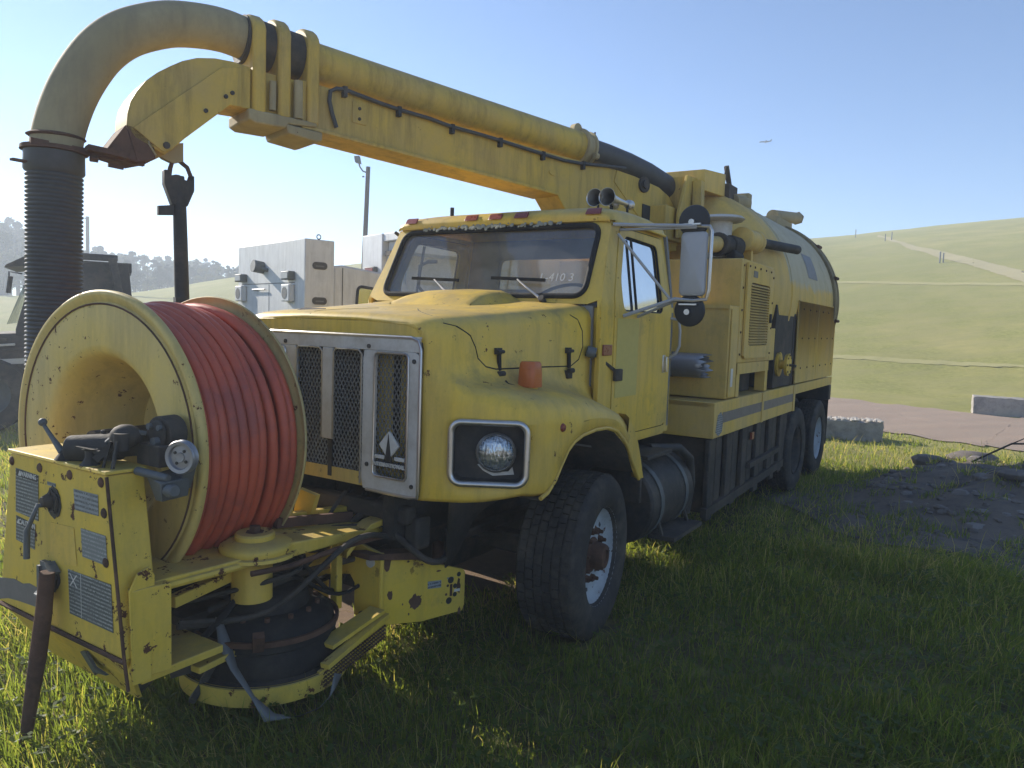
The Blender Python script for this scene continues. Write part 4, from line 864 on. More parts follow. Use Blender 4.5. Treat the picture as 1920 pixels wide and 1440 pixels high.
# control line clipped along the boom
cl = [(3.257, 3.195), (3.29, 3.28), (3.312, 3.36), (3.305, 3.425), (3.26, 3.452), (3.20, 3.458), (2.95, 3.43), (2.768, 3.415), (2.5, 3.405), (2.294, 3.383), (2.0, 3.378), (1.818, 3.368), (1.55, 3.352), (1.348, 3.342), (1.1, 3.330), (.864, 3.340), (.6, 3.365), (.3, 3.39)]
c_ = part('control_hose', MB().tube([BP(s, -.022, z) for s, z in cl], .0145, 8), HOSEB)
for s, z in cl[5::2][:6]: part('hose_clip', MB().prism([BP(s + a, -.04, z + b) for a, b in ((-.014, -.05), (.014, -.05), (.014, .02), (-.014, .02))], BN * .038), BLACKM, parent=c_)

# ---- hose reel
ya = R(3.5); RA = Vector((math.cos(ya), math.sin(ya), 0)); RC = Vector((-2.15, .40, 1.287))
RU = Vector((0, 0, 1)); RE = Vector((-RA.y, RA.x, 0))
def RP(a, r, h): return RC + RA * h + (RE * math.cos(a) + RU * math.sin(a)) * r
re_ = part('hose_reel', MB().lathe([(.545, .05), (.545, .56)], RC, RA, 56), DARKM)
part('flange_seam', MB().tube([RP(2 * math.pi * k / 72, .651, -.004) for k in range(72)], .0045, 5, closed=True), RUSTM, parent=re_)
fp = [(.703, .030), (.712, .022), (.713, .004), (.705, -.006), (.690, -.004), (.672, .006), (.660, .010), (.652, .002), (.640, .0), (.46, .0), (.435, .004), (.415, .022), (.395, .07), (.35, .22), (.32, .30), (.30, .42), (.10, .44), (0, .44)]
part('front_flange', MB().lathe(fp, RC, RA, 96), Y_REEL, parent=re_, solid=.006, sharp=60)
bp = [(.30, .60), (.50, .60), (.652, .60), (.665, .607), (.69, .60), (.708, .592), (.713, .60), (.705, .612), (.66, .622), (.3, .622)]
part('rear_flange', MB().lathe(bp, RC, RA, 96), paint('mildewed_flange_paint', (.62, .47, .15), (.44, .36, .17), .7, .9, .6, .8), parent=re_, sharp=60)
for rad, hr, off, nm in ((.642, .0292, 0, 'red_hose'), (.586, .0285, .03, 'red_hose_under_layer')):
    path = []; turns = 9.35; n_ = int(turns * 60); q = random.Random(5)
    jit = [q.uniform(-.006, .006) for _ in range(14)]; rj = [q.uniform(-.012, .008) for _ in range(14)]
    for i in range(n_ + 1):
        t = i / 60; k = int(t); a = 2 * math.pi * t + 2.0
        hh = .045 + off + (.0535 if rad > .6 else .0565) * t + jit[k] * (1 - (t - k)) + jit[k + 1] * (t - k)
        hh += (.034 * min(1, max(0, t - 6.9) * 2)) if rad > .6 else 0
        sag = .020 * max(0, -math.sin(a)) * (1 + .7 * math.sin(k * 2.1))
        path.append(RP(a, rad + rj[k] * (1 - (t - k)) + rj[k + 1] * (t - k) + sag, min(hh, .575)))
    part(nm, MB().tube(path, hr, 10), HOSER, parent=re_, sharp=80)
# ---- reel carrier, pivot and front frame
ca = part('reel_carrier', MB().prism([(-2.37, -.20, .775), (-2.30, -.27, .775), (-1.9, -.30, .775), (-1.5, -.33, .775), (-1.35, .1, .775), (-1.35, .8, .775), (-2.2, .8, .775)], (0, 0, .028)), Y_CHIP, bevel=.006)
part('carrier_edge', MB().tube([(-2.36, -.205, .772), (-2.30, -.272, .772), (-1.9, -.302, .772), (-1.52, -.33, .772)], .017, 8), Y_CHIP, parent=ca)
part('carrier_post', MB().prism([(-2.425, -.300, .43), (-2.345, -.306, .43), (-2.265, -.325, .43), (-2.25, -.2, .43), (-2.40, -.2, .43)], (0, 0, .37)), Y_CHIP, parent=ca, bevel=.004)
part('carrier_rail', MB().box(-2.38, -2.0, -.30, .7, .40, .435).bar((-2.1, -.24, .34), (-1.85, -.22, .345), .06, .03), Y_CHIP, parent=ca, bevel=.004)
part('diagonal_brace', MB().bar((-2.18, -.19, .66), (-1.72, -.12, .685), .05, .05), Y_CHIP, parent=ca, bevel=.004)
part('rear_upright', MB().bar((-1.24, -.22, .35), (-1.24, -.22, .77), .05, .04), Y_CHIP, parent=ca, bevel=.004)
part('side_gusset', MB().prism([(-1.30, .02, .98), (-1.30, -.12, .96), (-1.28, .0, .68), (-1.28, .12, .66)], (.03, 0, 0)), Y_CHIP, parent=ca)
part('tall_upright', MB().bar((-1.40, -.02, .78), (-1.40, -.02, 1.0), .035, .035), Y_CHIP, parent=ca)
pu = part('pivot_pulley', MB().lathe([(.0, .045), (.12, .045), (.15, .03), (.165, .02), (.17, .005), (.165, -.012), (.185, -.016), (.19, -.03), (.17, -.04), (0, -.04)], (-1.76, -.22, .81), (0, 0, 1), 40), Y_CHIP, sharp=50)
part('pivot_cap', MB().lathe([(0, .03), (.085, .03), (.092, .022), (.092, 0)], (-1.77, -.22, .856), (0, 0, 1), 28), Y_CHIP, parent=pu)
part('pivot_bolt', MB().lathe([(0, .028), (.026, .026), (.028, .0), (.045, 0), (.045, -.006)], (-1.77, -.22, .888), (0, 0, 1), 6), RUSTM, parent=pu)
part('pivot_stub', MB().cyl((-1.77, -.2, .56), (-1.77, -.2, .77), .095, seg=28), Y_CAB, parent=pu)
ar = part('swing_link', MB().hexa([(-1.76, -.36, .765), (-1.0, -.33, .735), (-1.0, -.14, .735), (-1.70, -.07, .765), (-1.76, -.36, .845), (-1.0, -.33, .765), (-1.0, -.14, .765), (-1.70, -.07, .845)]), Y_CHIP, bevel=.008)
part('link_lip', MB().tube([(-1.9, -.36, .745), (-1.72, -.41, .745), (-1.4, -.385, .745), (-1.15, -.37, .735), (-1.0, -.36, .72)], .014, 8).bar((-1.55, -.10, .86), (-1.05, -.13, .80), .03, .05), RUSTM, parent=ar)
part('link_rail', MB().bar((-1.5, -.0, .84), (-.95, -.05, .80), .05, .07), Y_CHIP, parent=ar, bevel=.005)
wp = [(-1.10, -.42, .655), (-1.10, -.42, .255), (-.86, -.505, .22), (-.60, -.595, .225), (-.585, -.60, .26), (-.585, -.60, .455), (-.60, -.595, .475)]
wg = part('wing_plate', MB().prism(wp, (.008, .022, 0)), Y_CHIP, bevel=.004)
ux = Vector((.515, -.178, 0)).normalized(); un = Vector((-.33, -.944, 0)).normalized()
def WPt(a, z, d=.0025): return Vector((-1.10, -.42, z)) + ux * a - Vector((-.33, -.944, 0)) * -d
holes = [(.445, .425, .020), (.435, .305, .020), (.475, .385, .014), (.475, .335, .014), (.425, .395, .008), (.415, .345, .008), (.50, .45, .014)]
for a, z, r_ in holes:
    p = WPt(a, z, .003); part('plate_hole', MB().cyl(p, p - un * .004, r_, seg=16), DECB if r_ > .01 else RUSTM, parent=wg)
part('slot_hole', MB().bar(WPt(.448, .33, .002), WPt(.448, .40, .002), .016, .004, un), RUSTM, parent=wg)
q = random.Random(4)
rp = [WPt(.215 + (.042 + q.uniform(-.012, .010)) * math.cos(a), .345 + (.040 + q.uniform(-.012, .010)) * math.sin(a), .0025) for a in [2 * math.pi * k / 26 for k in range(26)]]
part('bare_rust_patch', MB().prism(rp, -un * .003), RUSTM, parent=wg)
part('rating_plate', MB().prism([WPt(a, z, .0025) for a, z in ((.29, .445), (.38, .437), (.38, .395), (.29, .402))], -un * .003), DEC_L, parent=wg)
for (a, z, w, h, sd) in ((.03, .60, .05, .10, 1), (.50, .43, .025, .10, 2), (.51, .28, .02, .05, 3), (.16, .60, .02, .012, 4), (.25, .575, .015, .01, 5), (.36, .53, .03, .010, 6), (.45, .47, .02, .012, 7), (.17, .30, .012, .015, 8), (.13, .36, .008, .012, 9), (.05, .42, .03, .05, 10)):
    qq = random.Random(sd); part('rust_patch', MB().prism([WPt(a + w * .5 * math.cos(t) * qq.uniform(.7, 1.25), z + h * .5 * math.sin(t) * qq.uniform(.7, 1.25) - .10 * a, .0025) for t in [2 * math.pi * k / 14 for k in range(14)]], -un * .003), RUSTM, parent=wg)
part('small_label', MB().prism([WPt(a, z, .0025) for a, z in ((.42, .444), (.465, .440), (.465, .43), (.42, .434))], -un * .003), DEC_L, parent=wg)
part('blue_sticker', MB().prism([WPt(a, z, .003) for a, z in ((.47, .366), (.51, .364), (.51, .348), (.47, .350))], -un * .003), EMW, parent=wg)
part('plate_weld', MB().cyl((-1.112, -.425, .26), (-1.112, -.425, .66), .014, seg=8), Y_CHIP, parent=wg)
tp = place(text_mb('10', .12, .002, .0006), WPt(.31, .315, .003), ux, (0, 0, 1), -un); part('faded_number', tp, Y_CAB, parent=wg)
part('front_crossplate', MB().prism([(-1.12, y, z) for y, z in [(-.415, .26), (-.415, .66), (-.1, .72), (.45, .74), (.45, .28), (-.02, .28), (-.02, .46), (-.2, .50), (-.235, .46), (-.235, .28)]], (.02, 0, 0)), Y_CHIP, bevel=.004)
for y, z, r_ in ((-.36, .60, .026), (-.13, .575, .02), (-.30, .30, .016)):
    part('plate_bolt', MB().cyl((-1.135, y, z), (-1.12, y, z), r_, seg=14), ALU if r_ > .02 else RUSTM)
lug = [(-1.24, -.26, .675), (-1.17, -.28, .75), (-1.09, -.29, .80), (-1.02, -.30, .812), (-.95, -.32, .79), (-.90, -.35, .73), (-.86, -.38, .66)]
part('lifting_lug', MB().grid([[Vector(p) + Vector(d) for d in ((-.02, -.055, -.030), (.02, .055, -.030), (.02, .055, .004), (-.02, -.055, .004))] for p in lug], True), Y_CHIP, bevel=.004)
part('lug_base', MB().hexa([(-1.2, -.42, .64), (-.86, -.52, .58), (-.86, -.40, .58), (-1.2, -.28, .64), (-1.2, -.42, .67), (-.88, -.51, .63), (-.88, -.40, .63), (-1.2, -.28, .67)]), RUSTM, bevel=.005)
part('tow_pin', MB().cyl((-.72, -.50, .46), (-.62, -.42, .60), .035, seg=14), RUSTM, bevel=.005)
rt = part('swivel_drum', MB().lathe([(0, .56), (.17, .56), (.20, .54), (.21, .47), (.29, .45), (.325, .42), (.345, .34), (.33, .33), (.34, .31), (.36, .24), (.34, .18), (.30, .16), (0, .16)], (-1.60, -.10, 0), (0, 0, 1), 44), RUBBER, sharp=50)
part('guard_band', MB().lathe([(.385, .13), (.405, .125), (.41, .205), (.395, .21)], (-1.60, -.10, 0), (0, 0, 1), 60), Y_CHIP, parent=rt, solid=.008)
part('guard_ring', MB().lathe([(.33, .215), (.405, .212), (.405, .205), (.33, .205)], (-1.60, -.10, 0), (0, 0, 1), 60), DARKM, parent=rt)
part('guard_rail', MB().hexa([(-1.62, -.50, .13), (-1.10, -.46, .20), (-1.10, -.44, .20), (-1.62, -.48, .13), (-1.62, -.51, .22), (-1.10, -.46, .30), (-1.10, -.44, .30), (-1.62, -.49, .22)]), Y_CHIP, parent=rt, bevel=.003)
part('guard_strut', MB().bar((-1.52, -.44, .30), (-1.14, -.43, .36), .10, .02).bar((-1.6, -.52, .245), (-1.12, -.47, .335), .05, .025), Y_CHIP, parent=rt)
mb = MB()
for i in range(26):
    for j in range(4):
        a = i / 26; p = Vector((-1.60 + .48 * a, -.513 + .045 * a + .0, .14 + .07 * a + .02 * j)); mb.bar(p, p + Vector((.014, 0, .012)), .006, .004, (0, 1, 0)); mb.bar(p + Vector((.014, 0, .012)), p + Vector((.02, .0, .0)), .006, .004, (0, 1, 0))
part('perforated_guard', mb, RUSTM, parent=rt)['kind'] = 'stuff'
for k in range(14):
    a = 2 * math.pi * k / 14; o = obj('drum_bolt', make_mesh('drum_bolt', MB().cyl((0, 0, 0), (0, 0, .022), .014, seg=6), RUSTM) if k == 0 else bpy.data.meshes['drum_bolt'], None, rt); o.location = (-1.60 + .25 * math.cos(a), -.10 + .25 * math.sin(a), .455)
part('drum_clamp', MB().lathe([(.340, .375), (.357, .375), (.357, .40), (.340, .40)], (-1.60, -.10, 0), (0, 0, 1), 40).bar((-1.86, -.36, .38), (-1.88, -.39, .46), .05, .04), RUSTM, parent=rt)
qh = random.Random(50)
for k in range(11):
    p0 = Vector((-2.0 + qh.uniform(-.1, .1), qh.uniform(-.15, .25), qh.uniform(.42, .66))); p3 = Vector((qh.uniform(-1.15, -.7), qh.uniform(-.42, .3), qh.uniform(.5, .95))); m1 = p0.lerp(p3, .35) + Vector((0, qh.uniform(-.32, -.05), qh.uniform(-.12, .2))); m2 = p0.lerp(p3, .7) + Vector((0, qh.uniform(-.2, .1), qh.uniform(-.2, .14)))
    part('hydraulic_hose', MB().tube(smooth([p0, m1, m2, p3], 6), qh.uniform(.010, .02), 8), RUBBER if k % 3 else DARKM)
for k in range(9):
    p0 = Vector((qh.uniform(-1.05, -.5), qh.uniform(-.45, .3), qh.uniform(.7, 1.0))); part('engine_hose', MB().tube(smooth([p0, p0 + Vector((.1, qh.uniform(-.2, .2), -.15)), p0 + Vector((.3, qh.uniform(-.2, .2), qh.uniform(-.35, -.1))), p0 + Vector((.55, qh.uniform(-.1, .3), qh.uniform(-.2, .1)))], 5), qh.uniform(.012, .025), 8), DARKM)
part('rear_bumper_beam', MB().box(-1.10, -1.0, -.40, .5, .42, .60), DARKM, bevel=.008)
part('ground_strut', MB().bar((-2.02, -.1, .12), (-1.93, -.18, .34), .05, .03).bar((-1.86, -.25, .10), (-1.90, -.22, .34), .04, .03).bar((-2.1, -.05, .28), (-1.85, -.2, .32), .06, .05), BLACKM)
part('front_hydraulics', MB().cyl((-1.9, .3, .5), (-1.2, .1, .55), .07).box(-2.0, -1.2, .0, .7, .36, .48).tube([(-1.9, -.05, .5), (-1.6, -.25, .62), (-1.3, -.1, .55), (-1.0, -.3, .62), (-.6, -.2, .6)], .02, 8).tube([(-1.1, -.1, .72), (-.9, -.25, .9), (-.6, -.4, .8)], .022, 8), DARKM)
# ---- control box on the nose
CX = -2.45
BXF = [(-.302, .527), (.75, .527), (.618, 1.255), (-.181, 1.262)]
cb = part('control_box', MB().hexa([(CX, BXF[0][0], .527), (CX, BXF[1][0], .527), (CX + .22, BXF[1][0], .527), (CX + .15, -.302, .527), (CX, -.181, 1.255), (CX, .618, 1.250), (CX + .22, .618, 1.25), (CX + .15, -.19, 1.255)]), Y_CHIP, bevel=.006)
part('box_lid', MB().hexa([(CX - .012, -.19, 1.258), (CX - .012, .628, 1.253), (CX + .24, .628, 1.253), (CX + .16, -.20, 1.258), (CX - .008, -.188, 1.272), (CX - .008, .624, 1.267), (CX + .235, .624, 1.267), (CX + .158, -.195, 1.272)]), Y_CHIP, parent=cb, bevel=.003)
part('box_fold', MB().tube([(CX - .003, -.185, 1.25), (CX - .003, -.300, .53), (CX + .01, -.305, .40)], .007, 6), RUSTM, parent=cb)
part('side_patch_plate', MB().prism([(CX + .02, -.318, .42), (CX + .02, -.302, .80), (CX + .06, -.292, .865), (CX + .11, -.290, .88), (CX + .13, -.296, .84), (CX + .10, -.318, .42)], (0, .01, 0)), Y_CHIP, parent=cb, bevel=.002)
part('box_skirt', MB().prism([(CX + .002, .75, .525), (CX + .002, -.30, .525), (-2.29, -.12, .25), (-2.29, .60, .25)], (.02, 0, 0)), Y_CHIP, parent=cb, bevel=.004)
part('skirt_side', MB().prism([(CX + .02, -.27, .52), (-2.28, -.10, .25), (-2.18, -.06, .27), (-2.2, -.2, .42)], (0, .012, 0)), DARKM, parent=cb)
part('skirt_lip', MB().tube([(CX - .005, .74, .522), (CX - .006, .3, .520), (CX - .005, -.30, .522)], .010, 6), RUSTM, parent=cb)
part('skirt_tear', MB().prism([(CX + .05, .11, .44), (CX + .04, .05, .46), (CX + .05, .0, .40), (CX + .085, -.03, .36), (CX + .06, .02, .37), (CX + .09, .07, .33)], (-.014, 0, .0)), GREYM, parent=cb)
for y, z in ((.602, 1.213), (.35, 1.215), (.10, 1.219), (-.14, 1.222), (-.17, .9), (-.16, 1.1)):
    part('box_bolt', MB().lathe([(0, -.008), (.012, -.008), (.020, -.003), (.022, .0)], (CX - .001, y, z), (1, 0, 0), 10), RUSTM, parent=cb)
F = lambda y, z, d=.002: (CX - d, y, z)
def fdecal(nm, pts, mat, **k): return part(nm, MB().prism([F(y, z, .0015) for y, z in pts], (-.0012, 0, 0)), mat, **k)
for nm, pts, word, tz, ty, size in (('warning_decal', [(.572, .985), (.368, .975), (.362, 1.180), (.565, 1.186)], 'WARNING', 1.168, .455, .030), ('caution_decal', [(.575, .855), (.405, .840), (.398, .955), (.57, .968)], 'CAUTION', .946, .475, .033)):
    d = fdecal(nm, pts, DEC_D)
    part('heading_band', MB().prism([F(pts[3][0] - .008, tz + .016, .0035), F(pts[2][0] + .008, tz + .012, .0035), F(pts[2][0] + .008, tz - .020, .0035), F(pts[3][0] - .008, tz - .016, .0035)], (-.0004, 0, 0)), DECB, parent=d)
    tm = place(text_mb(word, size, .0007, .0006), F(ty - .008, tz - .001, .0048), (0, -1, 0), (0, 0, 1), (-1, 0, 0)); part('lettering', tm, EMW, parent=d)
    part('warning_triangle', MB().prism([F(ty + .085, tz - .012, .004), F(ty + .070, tz + .012, .004), F(ty + .056, tz - .012, .004)], (-.0008, 0, 0)), EMW, parent=d)
fdecal('upper_decal', [(.068, 1.165), (-.118, 1.168), (-.122, 1.082), (.060, 1.078)], DEC_L)
fdecal('middle_decal', [(.015, 1.008), (-.172, 1.010), (-.183, .888), (.005, .890)], DEC_G)
d = fdecal('instruction_decal', [(.122, .812), (-.208, .818), (-.222, .622), (.112, .622)], DEC_D)
part('decal_rule', MB().prism([F(y, z, .0035) for y, z in ((.020, .812), (.017, .812), (.014, .626), (.017, .626))], (-.0005, 0, 0)).prism([F(y, z, .0035) for y, z in ((.11, .80), (.102, .80), (.045, .745), (.053, .745))], (-.0005, 0, 0)).prism([F(y, z, .0035) for y, z in ((.055, .80), (.047, .80), (.10, .745), (.108, .745))], (-.0005, 0, 0)), EMW, parent=d)
fdecal('grey_tape_remnant', [(.749, .64), (.60, .665), (.52, .66), (.46, .675), (.37, .67), (.36, .60), (.40, .58), (.48, .575), (.56, .57), (.66, .56), (.752, .535)], STRIPE)
fdecal('small_white_label', [(.285, 1.165), (.215, 1.165), (.215, 1.150), (.285, 1.150)], DEC_L)
fdecal('bright_paint_patch', [(.26, .99), (.07, 1.0), (.05, .84), (.18, .82), (.27, .85)], Y_CAB)
for cz_, cyy in ((1.082, .245), (.752, .262)):
    qg = random.Random(int(cz_ * 100)); hs = part('gland_opening', MB().prism([F(cyy - .012 + (.058 + qg.uniform(-.006, .007)) * math.cos(t), cz_ + (.068 + qg.uniform(-.006, .006)) * math.sin(t), .002) for t in [2 * math.pi * k / 26 for k in range(26)]], (-.002, 0, 0)), DECB, parent=cb)
    part('torn_gasket', MB().tube([F(cyy - .012 + (.040 + qg.uniform(-.008, .008)) * math.cos(t), cz_ + (.045 + qg.uniform(-.01, .01)) * math.sin(t), .008) for t in [2 * math.pi * k / 18 for k in range(18)]], .006, 5, closed=True), DARKM, parent=cb)
hd = part('crank_handle', MB().tube([(CX + .02, .27, 1.06), (CX - .05, .27, 1.07), (CX - .07, .265, 1.03), (CX - .075, .29, .985), (CX - .08, .30, .96), (CX - .08, .305, .84)], [.010, .010, .009, .010, .013, .013], 10), GREYM)
part('crank_hub', MB().lathe([(0, -.03), (.02, -.028), (.032, 0), (.03, .03)], (CX - .01, .262, 1.085), (1, 0, 0), 16), DARKM, parent=hd)
part('socket_bracket', MB().bar((CX - .03, .30, .655), (CX - .03, .30, .80), .02, .02).prism([(CX - .04, .34, .655), (CX - .06, .22, .67), (CX - .03, .20, .70), (CX - .01, .31, .70)], (0, 0, .012)).box(CX - .03, CX - .01, .22, .30, .70, .82).bar((CX - .02, .24, .82), (CX - .03, .17, .79), .04, .01), GREYM)
# lever, motors, sheave and counters on top of the box
lv = part('control_lever', MB().tube([(-2.43, .20, 1.30), (-2.44, .26, 1.355), (-2.45, .315, 1.41)], [.016, .010, .008], 10), GREYM); part('lever_knob', MB().sphere((-2.45, .32, 1.418), .018), GREYM, parent=lv)
part('lever_boot', MB().lathe([(.05, 0), (.035, .02), (.02, .04)], (-2.42, .18, 1.272), (0, 0, 1), 14), RUBBER, parent=lv)
hm_ = part('hydraulic_motor', MB().cyl((-2.41, .17, 1.315), (-2.30, -.02, 1.335), .058, seg=22).cyl((-2.30, -.02, 1.335), (-2.24, -.10, 1.345), .045, seg=18).cyl((-2.33, .06, 1.36), (-2.33, .06, 1.40), .012, seg=8), DARKM, bevel=.008)
part('valve_stem', MB().lathe([(.04, 0), (.03, .008), (.018, .03), (.018, .06), (.03, .065)], (-2.42, .0, 1.272), (0, 0, 1), 14).bar((-2.43, .08, 1.335), (-2.40, -.06, 1.325), .02, .012), DARKM)
cu_ = part('counter_unit', MB().sphere((-2.32, -.09, 1.39), .062, 16, (1, 1, .8)).cyl((-2.36, -.13, 1.34), (-2.36, -.13, 1.41), .03, seg=12), DARKM)
part('counter_legs', MB().bar((-2.42, -.10, 1.27), (-2.40, -.12, 1.38), .014, .01).bar((-2.41, -.15, 1.27), (-2.39, -.15, 1.38), .014, .01).bar((-2.42, -.05, 1.30), (-2.38, -.10, 1.36), .03, .03), BLACKM, parent=cu_)
hu = part('reel_hub_motor', MB().cyl((-2.235, -.19, 1.40), (-2.15, -.18, 1.40), .075, seg=26).cyl((-2.245, -.19, 1.40), (-2.235, -.19, 1.40), .06, seg=12).box(-2.28, -2.16, -.26, -.10, 1.27, 1.36), DARKM, bevel=.006)
part('hub_fitting', MB().cyl((-2.27, -.20, 1.37), (-2.24, -.20, 1.37), .02, seg=8).cyl((-2.26, -.15, 1.43), (-2.24, -.15, 1.43), .014, seg=8).cyl((-2.26, -.22, 1.43), (-2.24, -.22, 1.43), .012, seg=8).tube([(-2.26, -.14, 1.40), (-2.34, -.10, 1.42), (-2.36, -.02, 1.36)], .010, 6), GREYM, parent=hu)
sv = part('meter_sheave', MB().lathe([(.0, -.012), (.018, -.014), (.02, -.010), (.046, -.008), (.050, -.018), (.064, -.02), (.068, -.012), (.062, .0), (.068, .012), (.06, .02), (0, .02)], (-2.27, -.405, 1.335), (1, .35, 0), 36), GALV, sharp=40)
for k in range(4):
    a = k * math.pi / 2 + .6; sa = Vector((1, .35, 0)).normalized(); sb = Vector((-sa.y, sa.x, 0)); p = Vector((-2.27, -.405, 1.335)) + sb * .030 * math.cos(a) + Vector((0, 0, .030 * math.sin(a)))
    part('sheave_hole', MB().cyl(p - sa * .0125, p - sa * .008, .0065, seg=8), DECB, parent=sv)
part('sheave_arm', MB().bar((-2.22, -.38, 1.33), (-2.2, -.30, 1.20), .05, .07).cyl((-2.25, -.34, 1.345), (-2.2, -.30, 1.345), .022), GREYM, parent=sv, bevel=.006)
part('reel_gearbox', MB().hexa([(-2.33, -.36, 1.155), (-2.30, -.27, 1.14), (-2.16, -.20, 1.14), (-2.2, -.34, 1.155), (-2.34, -.37, 1.235), (-2.31, -.22, 1.24), (-2.16, -.16, 1.24), (-2.2, -.36, 1.235)]).cyl((-2.34, -.20, 1.262), (-2.30, -.36, 1.245), .018, seg=10).cyl((-2.31, -.37, 1.20), (-2.31, -.42, 1.205), .026, seg=12).cyl((-2.33, -.40, 1.19), (-2.28, -.40, 1.19), .014, seg=8), GREYM, bevel=.006)
part('reel_shaft', MB().cyl(RP(0, 0, -.05), RP(0, 0, .68), .06), DARKM)

# ---- separate things at the nose
def twp(p): return TW(*p)
mb = MB(); pts = [(-2.505, .185, .80), (-2.515, .20, .62), (-2.53, .225, .42), (-2.55, .255, .2), (-2.565, .29, -.02)]
st = MB().tube([twp(p) for p in pts], [.030, .033, .034, .028, .022], 14)
for i, v in enumerate(st.v): pass
tag(obj('digging_bar', st, RUSTM), 'rusty brown bar hanging from the control box socket down into the grass', 'bar')
hp = [BP(4.235, .125, 2.74), BP(4.225, .125, 2.35), BP(4.215, .125, 1.93), BP(4.21, .125, 1.30)]
def l2w(v): return TW(v.x, v.y, v.z)
root = empty('hanging_pipe', 'dark steel lance pipe hanging by a clevis from the tip of the boom', 'pipe', l2w(hp[0]))
def wobj(name, mb, mat, parent, **k):     # mesh given in truck frame, stored relative to parent's location
    L0 = parent.location; mb.v = [tuple(TW(*v) - L0) for v in mb.v]; return obj(name, mb, mat, parent, **k)
wobj('pipe', MB().tube([hp[0], hp[0].lerp(hp[1], .3), hp[1], hp[2], hp[3]], [.032, .038, .041, .043, .045], 18), BLACKM, root)
wobj('clevis', MB().prism([BP(s, .095, z) for s, z in [(4.325, 2.765), (4.30, 2.765), (4.285, 2.735), (4.26, 2.745), (4.235, 2.745), (4.21, 2.72), (4.18, 2.715), (4.165, 2.75), (4.15, 2.75), (4.15, 2.66), (4.19, 2.56), (4.28, 2.56), (4.325, 2.68)]], BN * .06), BLACKM, root, bevel=.006)
wobj('side_tag', MB().prism([BP(s, .10, z) for s, z in [(4.36, 2.545), (4.36, 2.49), (4.27, 2.50), (4.27, 2.56)]], BN * .03), BLACKM, root)
wobj('pipe_strap', MB().prism([BP(s, .07, z) for s, z in [(4.27, 2.0), (4.27, 1.85), (4.22, 1.85), (4.22, 2.0)]], BN * .05), BLACKM, root)
rb = [(-1.92, -.16, .50), (-1.93, -.22, .40), (-1.95, -.30, .30), (-1.93, -.42, .20), (-1.90, -.50, .12), (-1.82, -.56, .10), (-1.70, -.60, .11), (-1.62, -.60, .15), (-1.58, -.58, .22)]
rows = [[TW(*(Vector(p) + Vector((-w * .8, w * .3 * math.sin(i * 1.7), w * .35 * math.cos(i * 2.3))))) for w in (-.014 - .010 * (i % 3), 0.004, .014 + .012 * ((i + 1) % 3))] for i, p in enumerate(rb)]
tag(obj('torn_plastic_strip', MB().grid(rows), plain('dirty_plastic_film', (.15, .15, .14), .4), solid=.001), 'torn translucent plastic strip draped over the yellow guard band near the grass', 'plastic strip')
# ================================================================== BACKGROUND VEHICLES
def local(e): # child builder in e's frame
    return lambda name, mb, mat, **k: obj(name, mb, mat, k.pop('parent', e), **k)
def slot(cx, cy, cz, w, h):
    return rrect(cx, cz, w, h, h / 2 - .001, 6)
# white service truck with the lamp panel
a1 = math.atan2(-1.8, 1.58)
sv1 = empty('service_truck', 'dirty white service truck with three oval slots, left of the tall pole', 'truck', (-2.86, 10.2, 0), math.atan2(1.8, -1.58))
P = local(sv1)   # local x runs away along the wide lamp face, y points to the side away from the camera
bx_ = P('box_body', MB().box(0, 2.35, -.44, 0, .75, 2.955), W_PAINT, bevel=.012)
P('door_seam', MB().box(1.16, 1.17, .0005, .003, .8, 2.35).box(.3, 2.2, .0005, .003, 2.36, 2.37), DECB, parent=bx_)
P('grab_handle', MB().cyl((1.25, .03, 2.28), (1.72, .03, 2.28), .012, seg=8), CHROME, parent=bx_)
for x in (.42, 2.12):
    lp = P('work_lamp', MB().box(x - .13, x + .13, .0, .10, 2.42 - .02, 2.56 - .04), GREYM, bevel=.012)
    P('lamp_lens', MB().box(x - .10, x + .10, .101, .106, 2.42, 2.50), PLAST, parent=lp)
    sp2 = P('siren_speaker', MB().box(x - .12, x + .14, .0, .09, 2.10, 2.34), W_PAINT, bevel=.015)
    P('speaker_grille', MB().cyl((x + .02, .088, 2.22), (x + .02, .094, 2.22), .085, seg=20), GREYM, parent=sp2)
P('round_lamp', MB().cyl((1.38, .0, 2.60), (1.38, .16, 2.62), .09, seg=18).cyl((1.2, .0, 2.56), (1.38, .08, 2.60), .03, seg=8), GREYM)
P('lifting_ring', MB().lathe([(.03 + .008 * math.cos(a), .008 * math.sin(a)) for a in [2 * math.pi * k / 6 for k in range(7)]], (.0, -.2, 2.99), (1, 0, 0), 14), GREYM)
for z in (2.60, 2.12, 1.62):
    P('oval_slot', MB().prism([(-.003, y - .22, z_) for y, z_ in rrect(0, z, .22, .10, .049, 5)], (-.006, 0, 0)), DECB, parent=bx_)
    P('slot_louvre', MB().box(-.012, -.008, -.28, -.16, z - .015, z + .004), GREYM, parent=bx_)
cbp = [(-.46, .7), (-.46, 2.62), (-.60, 2.64), (-1.4, 2.56), (-1.62, 2.5), (-2.1, 1.75), (-2.9, 1.6), (-2.95, .7)]
cbm = P('cab', MB().prism([(.05, y, z) for y, z in cbp], (1.9, 0, 0)), W_PAINT, bevel=.03)
wp_ = rpoly([(-.80, 1.72), (-.84, 2.36), (-1.45, 2.30), (-1.75, 1.75)], .08)
P('cab_window', MB().prism([(.046, y, z) for y, z in wp_], (-.008, 0, 0)), GLASSG, parent=cbm)
P('window_seal', MB().tube([(.042, y, z) for y, z in wp_], .022, 6, closed=True), RUBBER, parent=cbm)
P('cab_seam', MB().box(.044, .0485, -.60, -.59, .9, 2.6), DECB, parent=cbm)
